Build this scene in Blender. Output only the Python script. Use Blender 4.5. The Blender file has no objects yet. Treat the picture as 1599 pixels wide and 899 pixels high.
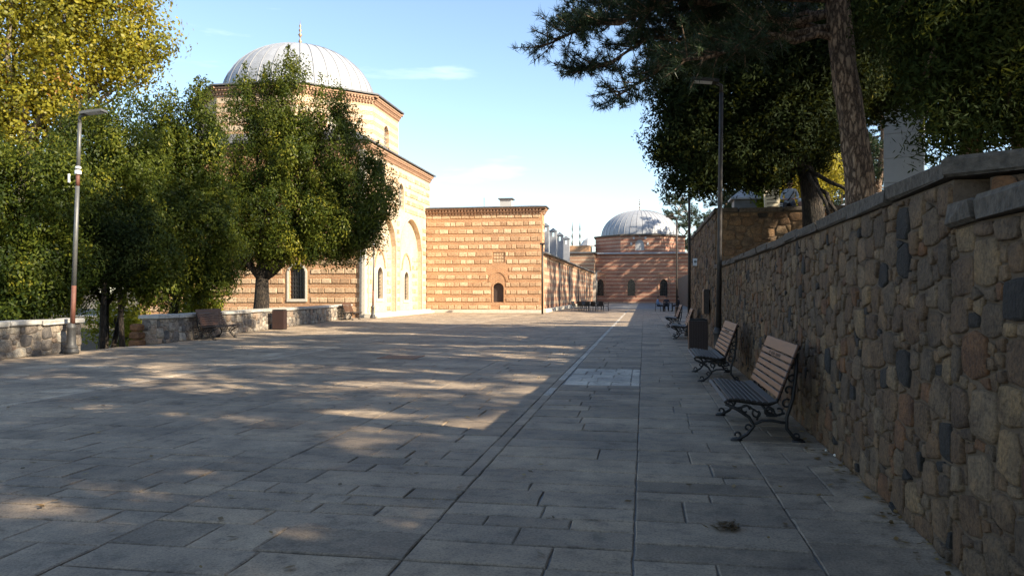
import bpy, math, random
import numpy as np
from mathutils import Vector, Matrix, Quaternion, Euler

scene = bpy.context.scene
COL = scene.collection
R = math.radians
random.seed(7)
RNG = np.random.default_rng(11)

# ------------------------------------------------------------------ camera, sky, sun, exposure
CAM_H, FPX, YAW = 1.55, 1200.0, R(9.74)
cam_d = bpy.data.cameras.new('camera')
cam = bpy.data.objects.new('camera', cam_d)
COL.objects.link(cam)
cam.location = (0, 0, CAM_H)
cam.rotation_euler = (R(90), 0, YAW)
cam_d.sensor_width = 36.0
cam_d.lens = 36.0 * FPX / 1599.0
cam_d.shift_y = 8.5 / 1599.0
cam_d.clip_end = 6000
cam_d.clip_start = 0.05
scene.camera = cam

SUN_EL, SUN_AZ = R(31), R(112)          # azimuth clockwise from +Y
SUN_DIR = Vector((math.sin(SUN_AZ) * math.cos(SUN_EL), math.cos(SUN_AZ) * math.cos(SUN_EL), math.sin(SUN_EL)))
world = bpy.data.worlds.new('World')
scene.world = world
world.use_nodes = True
wn, wl = world.node_tree.nodes, world.node_tree.links
wn.clear()
w_out = wn.new('ShaderNodeOutputWorld')
w_bg = wn.new('ShaderNodeBackground')
w_sky = wn.new('ShaderNodeTexSky')
w_sky.sky_type = 'NISHITA'
w_sky.sun_disc = False
w_sky.sun_elevation = SUN_EL
w_sky.sun_rotation = SUN_AZ
w_sky.altitude = 200
w_sky.air_density = 1.0
w_sky.dust_density = 0.6
w_sky.ozone_density = 1.2
w_bg.inputs['Strength'].default_value = 0.112
# thin streaky cirrus mixed into the sky
w_tc = wn.new('ShaderNodeTexCoord')
w_map = wn.new('ShaderNodeMapping')
w_map.inputs['Rotation'].default_value = (0, R(8), R(20))
w_map.inputs['Scale'].default_value = (1.3, 1.3, 8.0)
w_noise = wn.new('ShaderNodeTexNoise')
w_noise.inputs['Scale'].default_value = 1.9
w_noise.inputs['Detail'].default_value = 7
w_noise.inputs['Roughness'].default_value = 0.55
w_ramp = wn.new('ShaderNodeValToRGB')
w_ramp.color_ramp.elements[0].position = 0.58
w_ramp.color_ramp.elements[1].position = 0.78
w_ramp.color_ramp.elements[1].color = (0.5, 0.5, 0.5, 1)
w_mix = wn.new('ShaderNodeMixRGB')
w_mix.inputs['Color2'].default_value = (7.5, 7.9, 8.3, 1)
wl.new(w_tc.outputs['Generated'], w_map.inputs['Vector'])
wl.new(w_map.outputs[0], w_noise.inputs['Vector'])
wl.new(w_noise.outputs['Fac'], w_ramp.inputs['Fac'])
wl.new(w_ramp.outputs['Color'], w_mix.inputs['Fac'])
wl.new(w_sky.outputs['Color'], w_mix.inputs['Color1'])
wl.new(w_mix.outputs['Color'], w_bg.inputs['Color'])
wl.new(w_bg.outputs[0], w_out.inputs['Surface'])

sun_d = bpy.data.lights.new('sun', 'SUN')
sun_d.energy = 5.0
sun_d.angle = R(0.53)
sun_d.color = (1.0, 0.87, 0.68)
sun = bpy.data.objects.new('sun', sun_d)
COL.objects.link(sun)
sun.rotation_euler = SUN_DIR.to_track_quat('Z', 'Y').to_euler()
sun.location = (30, -20, 40)

scene.view_settings.view_transform = 'Standard'
scene.view_settings.look = 'None'
scene.view_settings.exposure = 1.38
scene.view_settings.gamma = 1
scene.view_settings.use_curve_mapping = False
scene.cycles.max_bounces = 6
scene.cycles.transparent_max_bounces = 4

FWD = Vector((-math.sin(YAW), math.cos(YAW), 0))
RGT = Vector((math.cos(YAW), math.sin(YAW), 0))
def project(p):
    d = p[0] * FWD.x + p[1] * FWD.y
    l = p[0] * RGT.x + p[1] * RGT.y
    if d < 0.3: return None
    return 799.5 + FPX * l / d, 458 - FPX * (p[2] - CAM_H) / d, d

# ------------------------------------------------------------------ materials
class NT:
    def __init__(s, name):
        s.m = bpy.data.materials.new(name); s.m.use_nodes = True
        s.n = s.m.node_tree.nodes; s.l = s.m.node_tree.links
        s.b = s.n['Principled BSDF']; s.out = s.n['Material Output']
    def node(s, t, **kw):
        n = s.n.new(t)
        for k, v in kw.items():
            if k in n.inputs.keys(): n.inputs[k].default_value = v
            else: setattr(n, k, v)
        return n
    def link(s, a, b): s.l.new(a, b)
    def coord(s, kind='Object'):
        return s.node('ShaderNodeTexCoord').outputs[kind]
    def noise(s, vec, scale, detail=4, rough=0.55, out='Fac', scl=None):
        if scl:
            mp = s.node('ShaderNodeMapping'); mp.inputs['Scale'].default_value = scl
            s.link(vec, mp.inputs['Vector']); vec = mp.outputs[0]
        n = s.node('ShaderNodeTexNoise'); n.inputs['Scale'].default_value = scale
        n.inputs['Detail'].default_value = detail; n.inputs['Roughness'].default_value = rough
        s.link(vec, n.inputs['Vector']); return n.outputs[out]
    def ramp(s, fac, stops, const=False):
        r = s.node('ShaderNodeValToRGB'); cr = r.color_ramp
        if const: cr.interpolation = 'CONSTANT'
        while len(cr.elements) < len(stops): cr.elements.new(0.5)
        for e, (p, c) in zip(cr.elements, stops):
            e.position = p; e.color = (*c, 1) if len(c) == 3 else c
        s.link(fac, r.inputs['Fac']); return r.outputs['Color']
    def mix(s, fac, a, b, mode='MIX'):
        m = s.node('ShaderNodeMixRGB', blend_type=mode)
        for k, v in (('Fac', fac), ('Color1', a), ('Color2', b)):
            if hasattr(v, 'is_linked'): s.link(v, m.inputs[k])
            elif isinstance(v, (int, float)): m.inputs[k].default_value = v
            else: m.inputs[k].default_value = (*v, 1)
        return m.outputs[0]
    def math(s, op, a, b=0.0):
        m = s.node('ShaderNodeMath', operation=op)
        for i, v in ((0, a), (1, b)):
            if hasattr(v, 'is_linked'): s.link(v, m.inputs[i])
            else: m.inputs[i].default_value = v
        return m.outputs[0]
    def attr(s, name='rnd'):
        return s.node('ShaderNodeAttribute', attribute_name=name).outputs['Fac']
    def bump(s, h, strength=0.3, dist=0.01):
        b = s.node('ShaderNodeBump'); b.inputs['Strength'].default_value = strength
        b.inputs['Distance'].default_value = dist
        s.link(h, b.inputs['Height']); s.link(b.outputs[0], s.b.inputs['Normal'])
    def base(s, c):
        if hasattr(c, 'is_linked'): s.link(c, s.b.inputs['Base Color'])
        else: s.b.inputs['Base Color'].default_value = (*c, 1)
    def rough(s, v):
        if hasattr(v, 'is_linked'): s.link(v, s.b.inputs['Roughness'])
        else: s.b.inputs['Roughness'].default_value = v

M = {}
def simple(name, col, rough=0.6, metal=0.0, var=0.25, scale=12, bump=0.15, bd=0.004, scl=None):
    t = NT(name); co = t.coord('Object')
    n = t.noise(co, scale, 5, 0.6, scl=scl)
    dark = tuple(c * (1 - var) for c in col); lite = tuple(min(1, c * (1 + var)) for c in col)
    t.base(t.ramp(n, [(0.3, dark), (0.7, lite)]))
    t.rough(rough); t.b.inputs['Metallic'].default_value = metal
    if bump: t.bump(n, bump, bd)
    M[name] = t.m
    return t.m

def leaf_mat(name, stops, trans=0.35, tint=(0.5, 0.55, 0.08), rough=0.45, spec=0.2):
    t = NT(name)
    c = t.ramp(t.attr(), stops)
    t.base(c); t.rough(rough)
    t.b.inputs['Specular IOR Level'].default_value = spec
    tr = t.node('ShaderNodeBsdfTranslucent')
    t.link(t.mix(0.5, c, tint), tr.inputs['Color'])
    ms = t.node('ShaderNodeMixShader'); ms.inputs[0].default_value = trans
    t.link(t.b.outputs[0], ms.inputs[1]); t.link(tr.outputs[0], ms.inputs[2])
    t.link(ms.outputs[0], t.out.inputs['Surface'])
    M[name] = t.m

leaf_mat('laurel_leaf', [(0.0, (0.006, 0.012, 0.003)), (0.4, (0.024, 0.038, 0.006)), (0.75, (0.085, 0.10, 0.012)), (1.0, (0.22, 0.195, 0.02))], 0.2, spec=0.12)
leaf_mat('yellow_leaf', [(0.0, (0.05, 0.06, 0.01)), (0.3, (0.13, 0.135, 0.016)), (0.6, (0.24, 0.215, 0.02)), (0.85, (0.36, 0.29, 0.03)), (1.0, (0.26, 0.13, 0.03))], 0.35, (0.7, 0.55, 0.05))
leaf_mat('bright_leaf', [(0.0, (0.07, 0.10, 0.012)), (0.6, (0.20, 0.22, 0.02)), (1.0, (0.36, 0.32, 0.03))], 0.4, (0.6, 0.6, 0.05))
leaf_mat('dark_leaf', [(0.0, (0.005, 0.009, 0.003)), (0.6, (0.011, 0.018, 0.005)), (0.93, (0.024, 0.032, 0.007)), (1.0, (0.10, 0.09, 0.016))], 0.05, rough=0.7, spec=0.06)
leaf_mat('pine_needle', [(0.0, (0.016, 0.032, 0.018)), (0.6, (0.024, 0.040, 0.019)), (1.0, (0.05, 0.066, 0.022))], 0.06, (0.15, 0.25, 0.05))
leaf_mat('cedar_leaf', [(0.0, (0.010, 0.018, 0.006)), (0.6, (0.018, 0.029, 0.007)), (1.0, (0.045, 0.05, 0.010))], 0.08, rough=0.7, spec=0.06)
leaf_mat('litter_leaf', [(0.0, (0.06, 0.035, 0.015)), (0.6, (0.16, 0.09, 0.03)), (1.0, (0.28, 0.19, 0.05))], 0.1)

def bark(name, c0, c1, c2):
    t = NT(name); co = t.coord('Object')
    v = t.node('ShaderNodeTexVoronoi', feature='DISTANCE_TO_EDGE'); v.inputs['Scale'].default_value = 7
    mp = t.node('ShaderNodeMapping'); mp.inputs['Scale'].default_value = (2.4, 2.4, 0.75)
    t.link(co, mp.inputs['Vector'])
    ns = t.noise(mp.outputs[0], 6, 5, 0.65, 'Color')
    wv = t.mix(0.25, mp.outputs[0], ns)
    t.link(wv, v.inputs['Vector'])
    n = t.noise(mp.outputs[0], 14, 6, 0.7)
    n3 = t.noise(co, 2.0, 4, 0.6)
    h = t.math('ADD', t.math('MULTIPLY', t.math('MINIMUM', v.outputs['Distance'], 0.22), 2.2), t.math('MULTIPLY', n, 0.55))
    t.base(t.mix(0.8, t.ramp(h, [(0.22, c0), (0.5, c1), (0.8, c2)]), t.ramp(n3, [(0.35, (0.6, 0.6, 0.6)), (0.65, (1.25, 1.2, 1.15))]), 'MULTIPLY')); t.rough(0.9)
    t.bump(h, 1.0, 0.06); M[name] = t.m
bark('pine_bark', (0.035, 0.022, 0.014), (0.17, 0.108, 0.068), (0.36, 0.25, 0.165))
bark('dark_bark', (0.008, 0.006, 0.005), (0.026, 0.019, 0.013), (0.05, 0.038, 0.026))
bark('pale_bark', (0.08, 0.07, 0.05), (0.22, 0.19, 0.14), (0.38, 0.34, 0.26))

def rubble(name, pal, tint=(1, 1, 1)):
    t = NT(name); co = t.coord('Object')
    stops = [(i / len(pal), c) for i, c in enumerate(pal)]
    c = t.ramp(t.attr(), stops, True)
    c = t.mix(1.0, c, tint, 'MULTIPLY')
    n1 = t.noise(co, 5, 6, 0.65); n2 = t.noise(co, 38, 6, 0.7)
    c = t.mix(1.0, c, t.ramp(n1, [(0.34, (0.55, 0.50, 0.46)), (0.5, (1.0, 1.0, 1.0)), (0.66, (1.35, 1.26, 1.12))]), 'MULTIPLY')
    c = t.mix(1.0, c, t.ramp(n2, [(0.36, (0.55, 0.53, 0.52)), (0.5, (1.0, 1.0, 1.0)), (0.64, (1.3, 1.28, 1.24))]), 'MULTIPLY')
    t.base(c); t.rough(0.88)
    h = t.math('ADD', t.math('MULTIPLY', n1, 1.5), n2)
    t.bump(h, 1.0, 0.032); M[name] = t.m
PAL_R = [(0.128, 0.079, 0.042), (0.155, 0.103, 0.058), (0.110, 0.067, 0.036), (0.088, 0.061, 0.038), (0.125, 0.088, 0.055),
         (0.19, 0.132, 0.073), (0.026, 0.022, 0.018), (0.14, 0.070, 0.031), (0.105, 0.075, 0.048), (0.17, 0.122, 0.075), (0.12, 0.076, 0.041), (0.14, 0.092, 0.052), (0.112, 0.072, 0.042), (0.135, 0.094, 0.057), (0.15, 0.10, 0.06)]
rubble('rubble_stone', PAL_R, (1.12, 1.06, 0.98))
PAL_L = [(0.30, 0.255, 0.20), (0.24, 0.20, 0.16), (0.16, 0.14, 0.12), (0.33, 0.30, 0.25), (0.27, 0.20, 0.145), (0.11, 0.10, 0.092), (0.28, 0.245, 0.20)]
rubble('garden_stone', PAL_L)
def mortar(name, a, b):
    t = NT(name); co = t.coord('Object')
    n1 = t.noise(co, 3, 6, 0.6); n2 = t.noise(co, 45, 6, 0.7)
    t.base(t.mix(0.6, t.ramp(n1, [(0.3, a), (0.7, b)]), t.ramp(n2, [(0.3, a), (0.75, b)])))
    t.rough(0.95); t.bump(t.math('ADD', n1, n2), 0.9, 0.02); M[name] = t.m
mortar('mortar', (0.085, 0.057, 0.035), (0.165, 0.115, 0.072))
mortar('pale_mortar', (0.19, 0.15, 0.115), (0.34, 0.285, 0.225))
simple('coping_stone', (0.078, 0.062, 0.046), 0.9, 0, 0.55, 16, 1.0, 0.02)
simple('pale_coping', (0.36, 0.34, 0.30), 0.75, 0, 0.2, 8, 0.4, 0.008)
simple('marble', (0.55, 0.50, 0.41), 0.6, 0, 0.12, 7, 0.2, 0.006)

# paving: per-slab tone from the attribute, stains and pits from noise
def paving(name, stops):
    t = NT(name); co = t.coord('Object')
    c = t.ramp(t.attr(), stops)
    n1 = t.noise(co, 0.7, 5, 0.6); n2 = t.noise(co, 6, 7, 0.7); n3 = t.noise(co, 60, 4, 0.7)
    n4 = t.noise(co, 2.2, 8, 0.75)
    c = t.mix(0.85, c, t.ramp(n1, [(0.36, (0.66, 0.66, 0.67)), (0.64, (1.25, 1.22, 1.16))]), 'MULTIPLY')
    c = t.mix(0.9, c, t.ramp(n4, [(0.33, (0.50, 0.48, 0.46)), (0.43, (0.92, 0.92, 0.92)), (0.66, (1.25, 1.23, 1.2))]), 'MULTIPLY')
    c = t.mix(0.9, c, t.ramp(n2, [(0.36, (0.60, 0.59, 0.58)), (0.46, (0.97, 0.97, 0.97)), (0.66, (1.22, 1.21, 1.19))]), 'MULTIPLY')
    c = t.mix(0.8, c, t.ramp(n3, [(0.38, (0.62, 0.61, 0.60)), (0.5, (1.0, 1.0, 1.0)), (0.62, (1.18, 1.18, 1.18))]), 'MULTIPLY')
    t.base(c)
    t.rough(t.ramp(n2, [(0.3, (0.58,) * 3), (0.7, (0.85,) * 3)]))
    t.b.inputs['Specular IOR Level'].default_value = 0.32
    t.bump(t.math('ADD', t.math('ADD', n2, n4), t.math('MULTIPLY', n3, 0.6)), 0.7, 0.010)
    M[name] = t.m
paving('paving_slab', [(0, (0.195, 0.154, 0.112)), (0.3, (0.25, 0.199, 0.147)), (0.6, (0.28, 0.224, 0.165)), (0.85, (0.32, 0.248, 0.174)), (1, (0.385, 0.32, 0.245))])
paving('white_slab', [(0, (0.36, 0.325, 0.28)), (1, (0.50, 0.46, 0.40))])

# plaza bedding / far paving
t = NT('bedding'); co = t.coord('Object')
br = t.node('ShaderNodeTexBrick'); br.inputs['Scale'].default_value = 1.0
br.inputs['Brick Width'].default_value = 1.0; br.inputs['Row Height'].default_value = 0.55
br.inputs['Mortar Size'].default_value = 0.012
br.inputs['Color1'].default_value = (0.20, 0.195, 0.185, 1); br.inputs['Color2'].default_value = (0.16, 0.157, 0.153, 1)
br.inputs['Mortar'].default_value = (0.12, 0.11, 0.10, 1)
t.link(co, br.inputs['Vector'])
t.base(t.mix(0.7, br.outputs['Color'], t.ramp(t.noise(co, 0.8, 6), [(0.3, (0.7, 0.7, 0.7)), (0.7, (1.15, 1.12, 1.08))]), 'MULTIPLY'))
t.rough(0.8); M['bedding'] = t.m
t = NT('soil'); co = t.coord('Object')
n = t.noise(co, 1.5, 8, 0.7); n2 = t.noise(co, 14, 6, 0.7)
t.base(t.mix(0.5, t.ramp(n, [(0.3, (0.045, 0.035, 0.02)), (0.6, (0.10, 0.08, 0.04)), (0.75, (0.07, 0.09, 0.025))]), t.ramp(n2, [(0.3, (0.04, 0.03, 0.02)), (0.7, (0.16, 0.12, 0.06))])))
t.rough(0.95); t.bump(n2, 0.8, 0.03); M['soil'] = t.m

def brickmat(name, c1, c2, mo, w=0.28, h=0.085, ms=0.014, bumpd=0.012):
    t = NT(name); uv = t.coord('UV')
    br = t.node('ShaderNodeTexBrick'); br.inputs['Scale'].default_value = 1.0
    br.inputs['Brick Width'].default_value = w; br.inputs['Row Height'].default_value = h
    br.inputs['Mortar Size'].default_value = ms; br.inputs['Mortar Smooth'].default_value = 0.2
    br.inputs['Bias'].default_value = 0.0
    br.inputs['Color1'].default_value = (*c1, 1); br.inputs['Color2'].default_value = (*c2, 1); br.inputs['Mortar'].default_value = (*mo, 1)
    mp = t.node('ShaderNodeMapping'); t.link(uv, mp.inputs['Vector'])
    d = t.noise(uv, 2.5, 3, 0.5, 'Color')
    t.link(t.mix(0.012, mp.outputs[0], d, 'ADD'), br.inputs['Vector'])
    n1 = t.noise(uv, 0.5, 6, 0.65); n2 = t.noise(uv, 9, 6, 0.7)
    c = t.mix(0.8, br.outputs['Color'], t.ramp(n1, [(0.3, (0.72, 0.70, 0.68)), (0.7, (1.18, 1.16, 1.12))]), 'MULTIPLY')
    c = t.mix(0.8, c, t.ramp(n2, [(0.3, (0.7, 0.68, 0.66)), (0.7, (1.2, 1.2, 1.2))]), 'MULTIPLY')
    t.base(c); t.rough(0.9)
    t.bump(t.math('ADD', t.math('MULTIPLY', br.outputs['Fac'], -1.0), n2), 0.7, bumpd); M[name] = t.m
brickmat('brick', (0.47, 0.235, 0.11), (0.36, 0.165, 0.075), (0.50, 0.345, 0.21), 0.28, 0.10, 0.022)
brickmat('sunlit_brick', (0.62, 0.49, 0.34), (0.56, 0.42, 0.28), (0.62, 0.53, 0.40))  # paler copy of brick: strong sun on the side face put into its colour

def banded(name, st1, st2, b1, b2, mo, period=0.62, frac=0.48):
    # far masonry: stone courses between three-brick courses
    t = NT(name); uv = t.coord('UV')
    sx = t.node('ShaderNodeSeparateXYZ'); t.link(uv, sx.inputs[0])
    wob = t.math('MULTIPLY', t.noise(uv, 1.3, 3), 0.05)
    ph = t.math('FRACT', t.math('DIVIDE', t.math('ADD', sx.outputs['Y'], wob), period))
    mask = t.math('LESS_THAN', ph, frac)
    def bk(c1, c2, w, h, ms):
        br = t.node('ShaderNodeTexBrick'); br.inputs['Scale'].default_value = 1.0
        br.inputs['Brick Width'].default_value = w; br.inputs['Row Height'].default_value = h; br.inputs['Mortar Size'].default_value = ms
        br.inputs['Color1'].default_value = (*c1, 1); br.inputs['Color2'].default_value = (*c2, 1); br.inputs['Mortar'].default_value = (*mo, 1)
        t.link(uv, br.inputs['Vector']); return br.outputs['Color']
    c = t.mix(mask, bk(b1, b2, 0.3, period / 6, 0.014), bk(st1, st2, 0.62, period, 0.03))
    n1 = t.noise(uv, 0.45, 6, 0.65); n2 = t.noise(uv, 7, 6, 0.7)
    c = t.mix(0.8, c, t.ramp(n1, [(0.3, (0.74, 0.72, 0.70)), (0.7, (1.15, 1.14, 1.12))]), 'MULTIPLY')
    c = t.mix(0.8, c, t.ramp(n2, [(0.3, (0.68, 0.66, 0.64)), (0.7, (1.22, 1.2, 1.2))]), 'MULTIPLY')
    t.base(c); t.rough(0.9); t.bump(t.math('ADD', t.math('MULTIPLY', mask, 0.8), n2), 0.5, 0.03); M[name] = t.m
banded('far_masonry', (0.46, 0.32, 0.235), (0.40, 0.26, 0.18), (0.35, 0.145, 0.09), (0.28, 0.11, 0.07), (0.34, 0.21, 0.15), 0.62, 0.42)
banded('wing_masonry', (0.46, 0.34, 0.23), (0.40, 0.27, 0.17), (0.36, 0.16, 0.085), (0.28, 0.12, 0.07), (0.38, 0.28, 0.19))
banded('drum_masonry', (0.60, 0.49, 0.35), (0.55, 0.43, 0.29), (0.50, 0.29, 0.16), (0.46, 0.25, 0.13), (0.55, 0.45, 0.33), 0.62, 0.55)

t = NT('ashlar'); co = t.coord('Object')
oi = t.node('ShaderNodeObjectInfo').outputs['Random']
rn = t.math('FRACT', t.math('ADD', oi, t.attr()))
c = t.ramp(rn, [(0, (0.38, 0.24, 0.14)), (0.3, (0.48, 0.33, 0.20)), (0.7, (0.545, 0.39, 0.245)), (1, (0.63, 0.485, 0.325))])
wp = t.node('ShaderNodeNewGeometry').outputs['Position']
n2 = t.noise(wp, 7, 6, 0.7)
t.base(t.mix(0.85, c, t.ramp(n2, [(0.36, (0.62, 0.58, 0.54)), (0.64, (1.22, 1.2, 1.16))]), 'MULTIPLY')); t.rough(0.9)
t.bump(n2, 0.8, 0.03); M['ashlar'] = t.m

simple('lead', (0.30, 0.31, 0.325), 0.5, 0.0, 0.14, 2.0, 0.12, 0.01)
simple('lead_dark', (0.10, 0.105, 0.11), 0.6, 0.0, 0.25, 3, 0.2, 0.01)
simple('seam_lead', (0.20, 0.205, 0.215), 0.5, 0.0, 0.15, 3, 0.1, 0.005)
simple('cap_lead', (0.14, 0.15, 0.165), 0.5, 0.0, 0.2, 2.0, 0.1, 0.01)
simple('gilt', (0.30, 0.19, 0.11), 0.45, 0.6, 0.2, 6, 0.1, 0.004)
simple('chimney_stone', (0.27, 0.275, 0.29), 0.85, 0, 0.15, 2, 0.3, 0.02)
simple('white_plaster', (0.42, 0.42, 0.41), 0.8, 0, 0.08, 2, 0.15, 0.01)
simple('eave_brick', (0.35, 0.21, 0.13), 0.9, 0, 0.3, 6, 0.4, 0.01)
simple('iron', (0.018, 0.017, 0.017), 0.5, 0.3, 0.3, 30, 0.2, 0.002)
simple('lamp_dark', (0.035, 0.028, 0.024), 0.5, 0.3, 0.25, 14, 0.15, 0.002)
simple('lamp_grey', (0.13, 0.13, 0.125), 0.5, 0.4, 0.18, 14, 0.15, 0.002)
simple('primer', (0.13, 0.05, 0.032), 0.65, 0, 0.25, 14, 0.2, 0.002)
simple('lamp_base', (0.055, 0.053, 0.05), 0.55, 0.2, 0.25, 14, 0.2, 0.003)
simple('tape', (0.75, 0.75, 0.74), 0.6, 0, 0.08, 10, 0.1, 0.002)
simple('bench_wood', (0.078, 0.034, 0.017), 0.5, 0, 0.3, 6, 0.35, 0.004, scl=(0.6, 9, 9))
simple('bench_wood_dark', (0.020, 0.014, 0.011), 0.62, 0, 0.3, 6, 0.35, 0.004, scl=(0.6, 9, 9))
simple('bin_wood', (0.026, 0.011, 0.008), 0.55, 0, 0.35, 6, 0.35, 0.004, scl=(9, 9, 0.6))
simple('engraving', (0.035, 0.022, 0.016), 0.9, 0, 0.1, 20, 0)
simple('window_dark', (0.012, 0.013, 0.016), 0.15, 0, 0.2, 5, 0)
simple('grille_iron', (0.05, 0.05, 0.052), 0.6, 0.2, 0.2, 14, 0)
simple('shutter', (0.05, 0.033, 0.026), 0.7, 0, 0.25, 8, 0.2, 0.004)
simple('black_plastic', (0.012, 0.012, 0.013), 0.45, 0, 0.2, 12, 0)
simple('rusty_cover', (0.22, 0.105, 0.055), 0.8, 0.1, 0.35, 18, 0.5, 0.004)
simple('drain_iron', (0.05, 0.05, 0.05), 0.6, 0.3, 0.3, 18, 0.4, 0.004)
simple('sign_white', (0.72, 0.74, 0.74), 0.5, 0, 0.06, 8, 0)
simple('sign_ink', (0.03, 0.05, 0.05), 0.6, 0, 0.1, 8, 0)
simple('tomb_stone', (0.58, 0.52, 0.38), 0.85, 0, 0.25, 9, 0.6, 0.015)
simple('skin', (0.36, 0.20, 0.13), 0.55, 0, 0.08, 8, 0)
simple('hair', (0.02, 0.015, 0.012), 0.6, 0, 0.3, 20, 0)
simple('shirt_grey', (0.30, 0.33, 0.37), 0.9, 0, 0.12, 9, 0.2, 0.006)
simple('shirt_blue', (0.13, 0.24, 0.42), 0.9, 0, 0.12, 9, 0.2, 0.006)
simple('shirt_dark', (0.035, 0.035, 0.045), 0.9, 0, 0.15, 9, 0.2, 0.006)
simple('trousers', (0.022, 0.022, 0.028), 0.9, 0, 0.15, 9, 0.2, 0.006)
simple('pinkish', (0.45, 0.26, 0.20), 0.8, 0, 0.1, 8, 0)
# ------------------------------------------------------------------ mesh helpers
def V(*a): return Vector(a)
class MB:
    """collects verts and faces; build() links them as ONE mesh object with metre UVs"""
    def __init__(s): s.v = []; s.f = []; s.mi = []; s.r = []; s.cur = 0; s.rv = 0.5
    def face(s, pts):
        b = len(s.v); s.v.extend([tuple(p) for p in pts]); s.f.append(tuple(range(b, b + len(pts)))); s.mi.append(s.cur); s.r.append(s.rv)
    def addmesh(s, vs, fs):
        b = len(s.v); s.v.extend([tuple(p) for p in vs])
        for f in fs: s.f.append(tuple(i + b for i in f)); s.mi.append(s.cur); s.r.append(s.rv)
    def box(s, x0, x1, y0, y1, z0, z1, bev=0.0):
        if bev > 0:
            b = bev; vs = []; 
            for z, i in ((z0, b), (z0 + b, 0), (z1 - b, 0), (z1, b)):
                vs += [(x0 + i, y0 + i, z), (x1 - i, y0 + i, z), (x1 - i, y1 - i, z), (x0 + i, y1 - i, z)]
            fs = [(3, 2, 1, 0), (12, 13, 14, 15)]
            for k in range(3):
                for j in range(4):
                    a = k * 4 + j; c = k * 4 + (j + 1) % 4; fs.append((a, c, c + 4, a + 4))
            s.addmesh(vs, fs)
        else:
            s.addmesh([(x0, y0, z0), (x1, y0, z0), (x1, y1, z0), (x0, y1, z0), (x0, y0, z1), (x1, y0, z1), (x1, y1, z1), (x0, y1, z1)],
                      [(3, 2, 1, 0), (4, 5, 6, 7), (0, 1, 5, 4), (1, 2, 6, 5), (2, 3, 7, 6), (3, 0, 4, 7)])
    def obox(s, c, U, W, Z, hx, hy, hz):
        """oriented box, half sizes along unit axes U, W, Z"""
        vs = []
        for dz in (-1, 1):
            for dx, dy in ((-1, -1), (1, -1), (1, 1), (-1, 1)):
                vs.append(c + U * (hx * dx) + W * (hy * dy) + Z * (hz * dz))
        s.addmesh(vs, [(3, 2, 1, 0), (4, 5, 6, 7), (0, 1, 5, 4), (1, 2, 6, 5), (2, 3, 7, 6), (3, 0, 4, 7)])
    def tube(s, pts, rad, n=8, cap=True):
        pts = [Vector(p) for p in pts]
        if not hasattr(rad, '__len__'): rad = [rad] * len(pts)
        vs = []; fs = []; prev = None
        for i, p in enumerate(pts):
            t = (pts[min(i + 1, len(pts) - 1)] - pts[max(i - 1, 0)]).normalized()
            if prev is None:
                a = t.cross(Vector((0, 0, 1)));
                if a.length < 1e-3: a = t.cross(Vector((1, 0, 0)))
            else: a = prev - t * prev.dot(t)
            a.normalize(); prev = a; b = t.cross(a)
            for k in range(n):
                an = 2 * math.pi * k / n; vs.append(p + (a * math.cos(an) + b * math.sin(an)) * rad[i])
        for i in range(len(pts) - 1):
            for k in range(n):
                k2 = (k + 1) % n; fs.append((i * n + k, i * n + k2, (i + 1) * n + k2, (i + 1) * n + k))
        if cap: fs.append(tuple(range(n - 1, -1, -1))); fs.append(tuple((len(pts) - 1) * n + k for k in range(n)))
        s.addmesh(vs, fs)
    def lathe(s, prof, c=(0, 0, 0), n=16, a0=0.0):
        vs = []; fs = []
        for r, z in prof:
            for k in range(n):
                an = a0 + 2 * math.pi * k / n; vs.append((c[0] + r * math.cos(an), c[1] + r * math.sin(an), c[2] + z))
        for i in range(len(prof) - 1):
            for k in range(n):
                k2 = (k + 1) % n; fs.append((i * n + k, i * n + k2, (i + 1) * n + k2, (i + 1) * n + k))
        fs.append(tuple(range(n - 1, -1, -1))); fs.append(tuple((len(prof) - 1) * n + k for k in range(n)))
        s.addmesh(vs, fs)
    def mesh(s, name):
        me = bpy.data.meshes.new(name)
        me.from_pydata(s.v, [], s.f)
        a = me.attributes.new('rnd', 'FLOAT', 'FACE')
        a.data.foreach_set('value', np.array(s.r, dtype=np.float32))
        me.polygons.foreach_set('material_index', np.array(s.mi, dtype=np.int32))
        uv = me.uv_layers.new(name='UVMap')
        nl = len(me.loops)
        vi = np.empty(nl, dtype=np.int32); me.loops.foreach_get('vertex_index', vi)
        co = np.array(s.v, dtype=np.float32)[vi]
        npoly = len(me.polygons)
        nor = np.empty(npoly * 3, dtype=np.float32); me.polygons.foreach_get('normal', nor); nor = nor.reshape(-1, 3)
        tot = np.empty(npoly, dtype=np.int32); me.polygons.foreach_get('loop_total', tot)
        ln = np.repeat(nor, tot, axis=0)
        hor = np.abs(ln[:, 2]) > 0.75
        nh = np.hypot(ln[:, 0], ln[:, 1]) + 1e-9
        u = (-ln[:, 1] * co[:, 0] + ln[:, 0] * co[:, 1]) / nh
        uvs = np.stack([np.where(hor, co[:, 0], u), np.where(hor, co[:, 1], co[:, 2])], 1).astype(np.float32)
        uv.data.foreach_set('uv', uvs.ravel())
        me.update()
        return me
    def build(s, name, mats, parent=None, smooth=False, loc=None):
        me = s.mesh(name)
        for m in (mats if isinstance(mats, (list, tuple)) else [mats]): me.materials.append(M[m])
        if smooth: me.polygons.foreach_set('use_smooth', np.ones(len(me.polygons), dtype=bool))
        return link(name, me, parent, loc)
def link(name, me, parent=None, loc=None):
    o = bpy.data.objects.new(name, me); COL.objects.link(o)
    if parent is not None: o.parent = parent
    if loc is not None: o.location = loc
    return o
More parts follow.
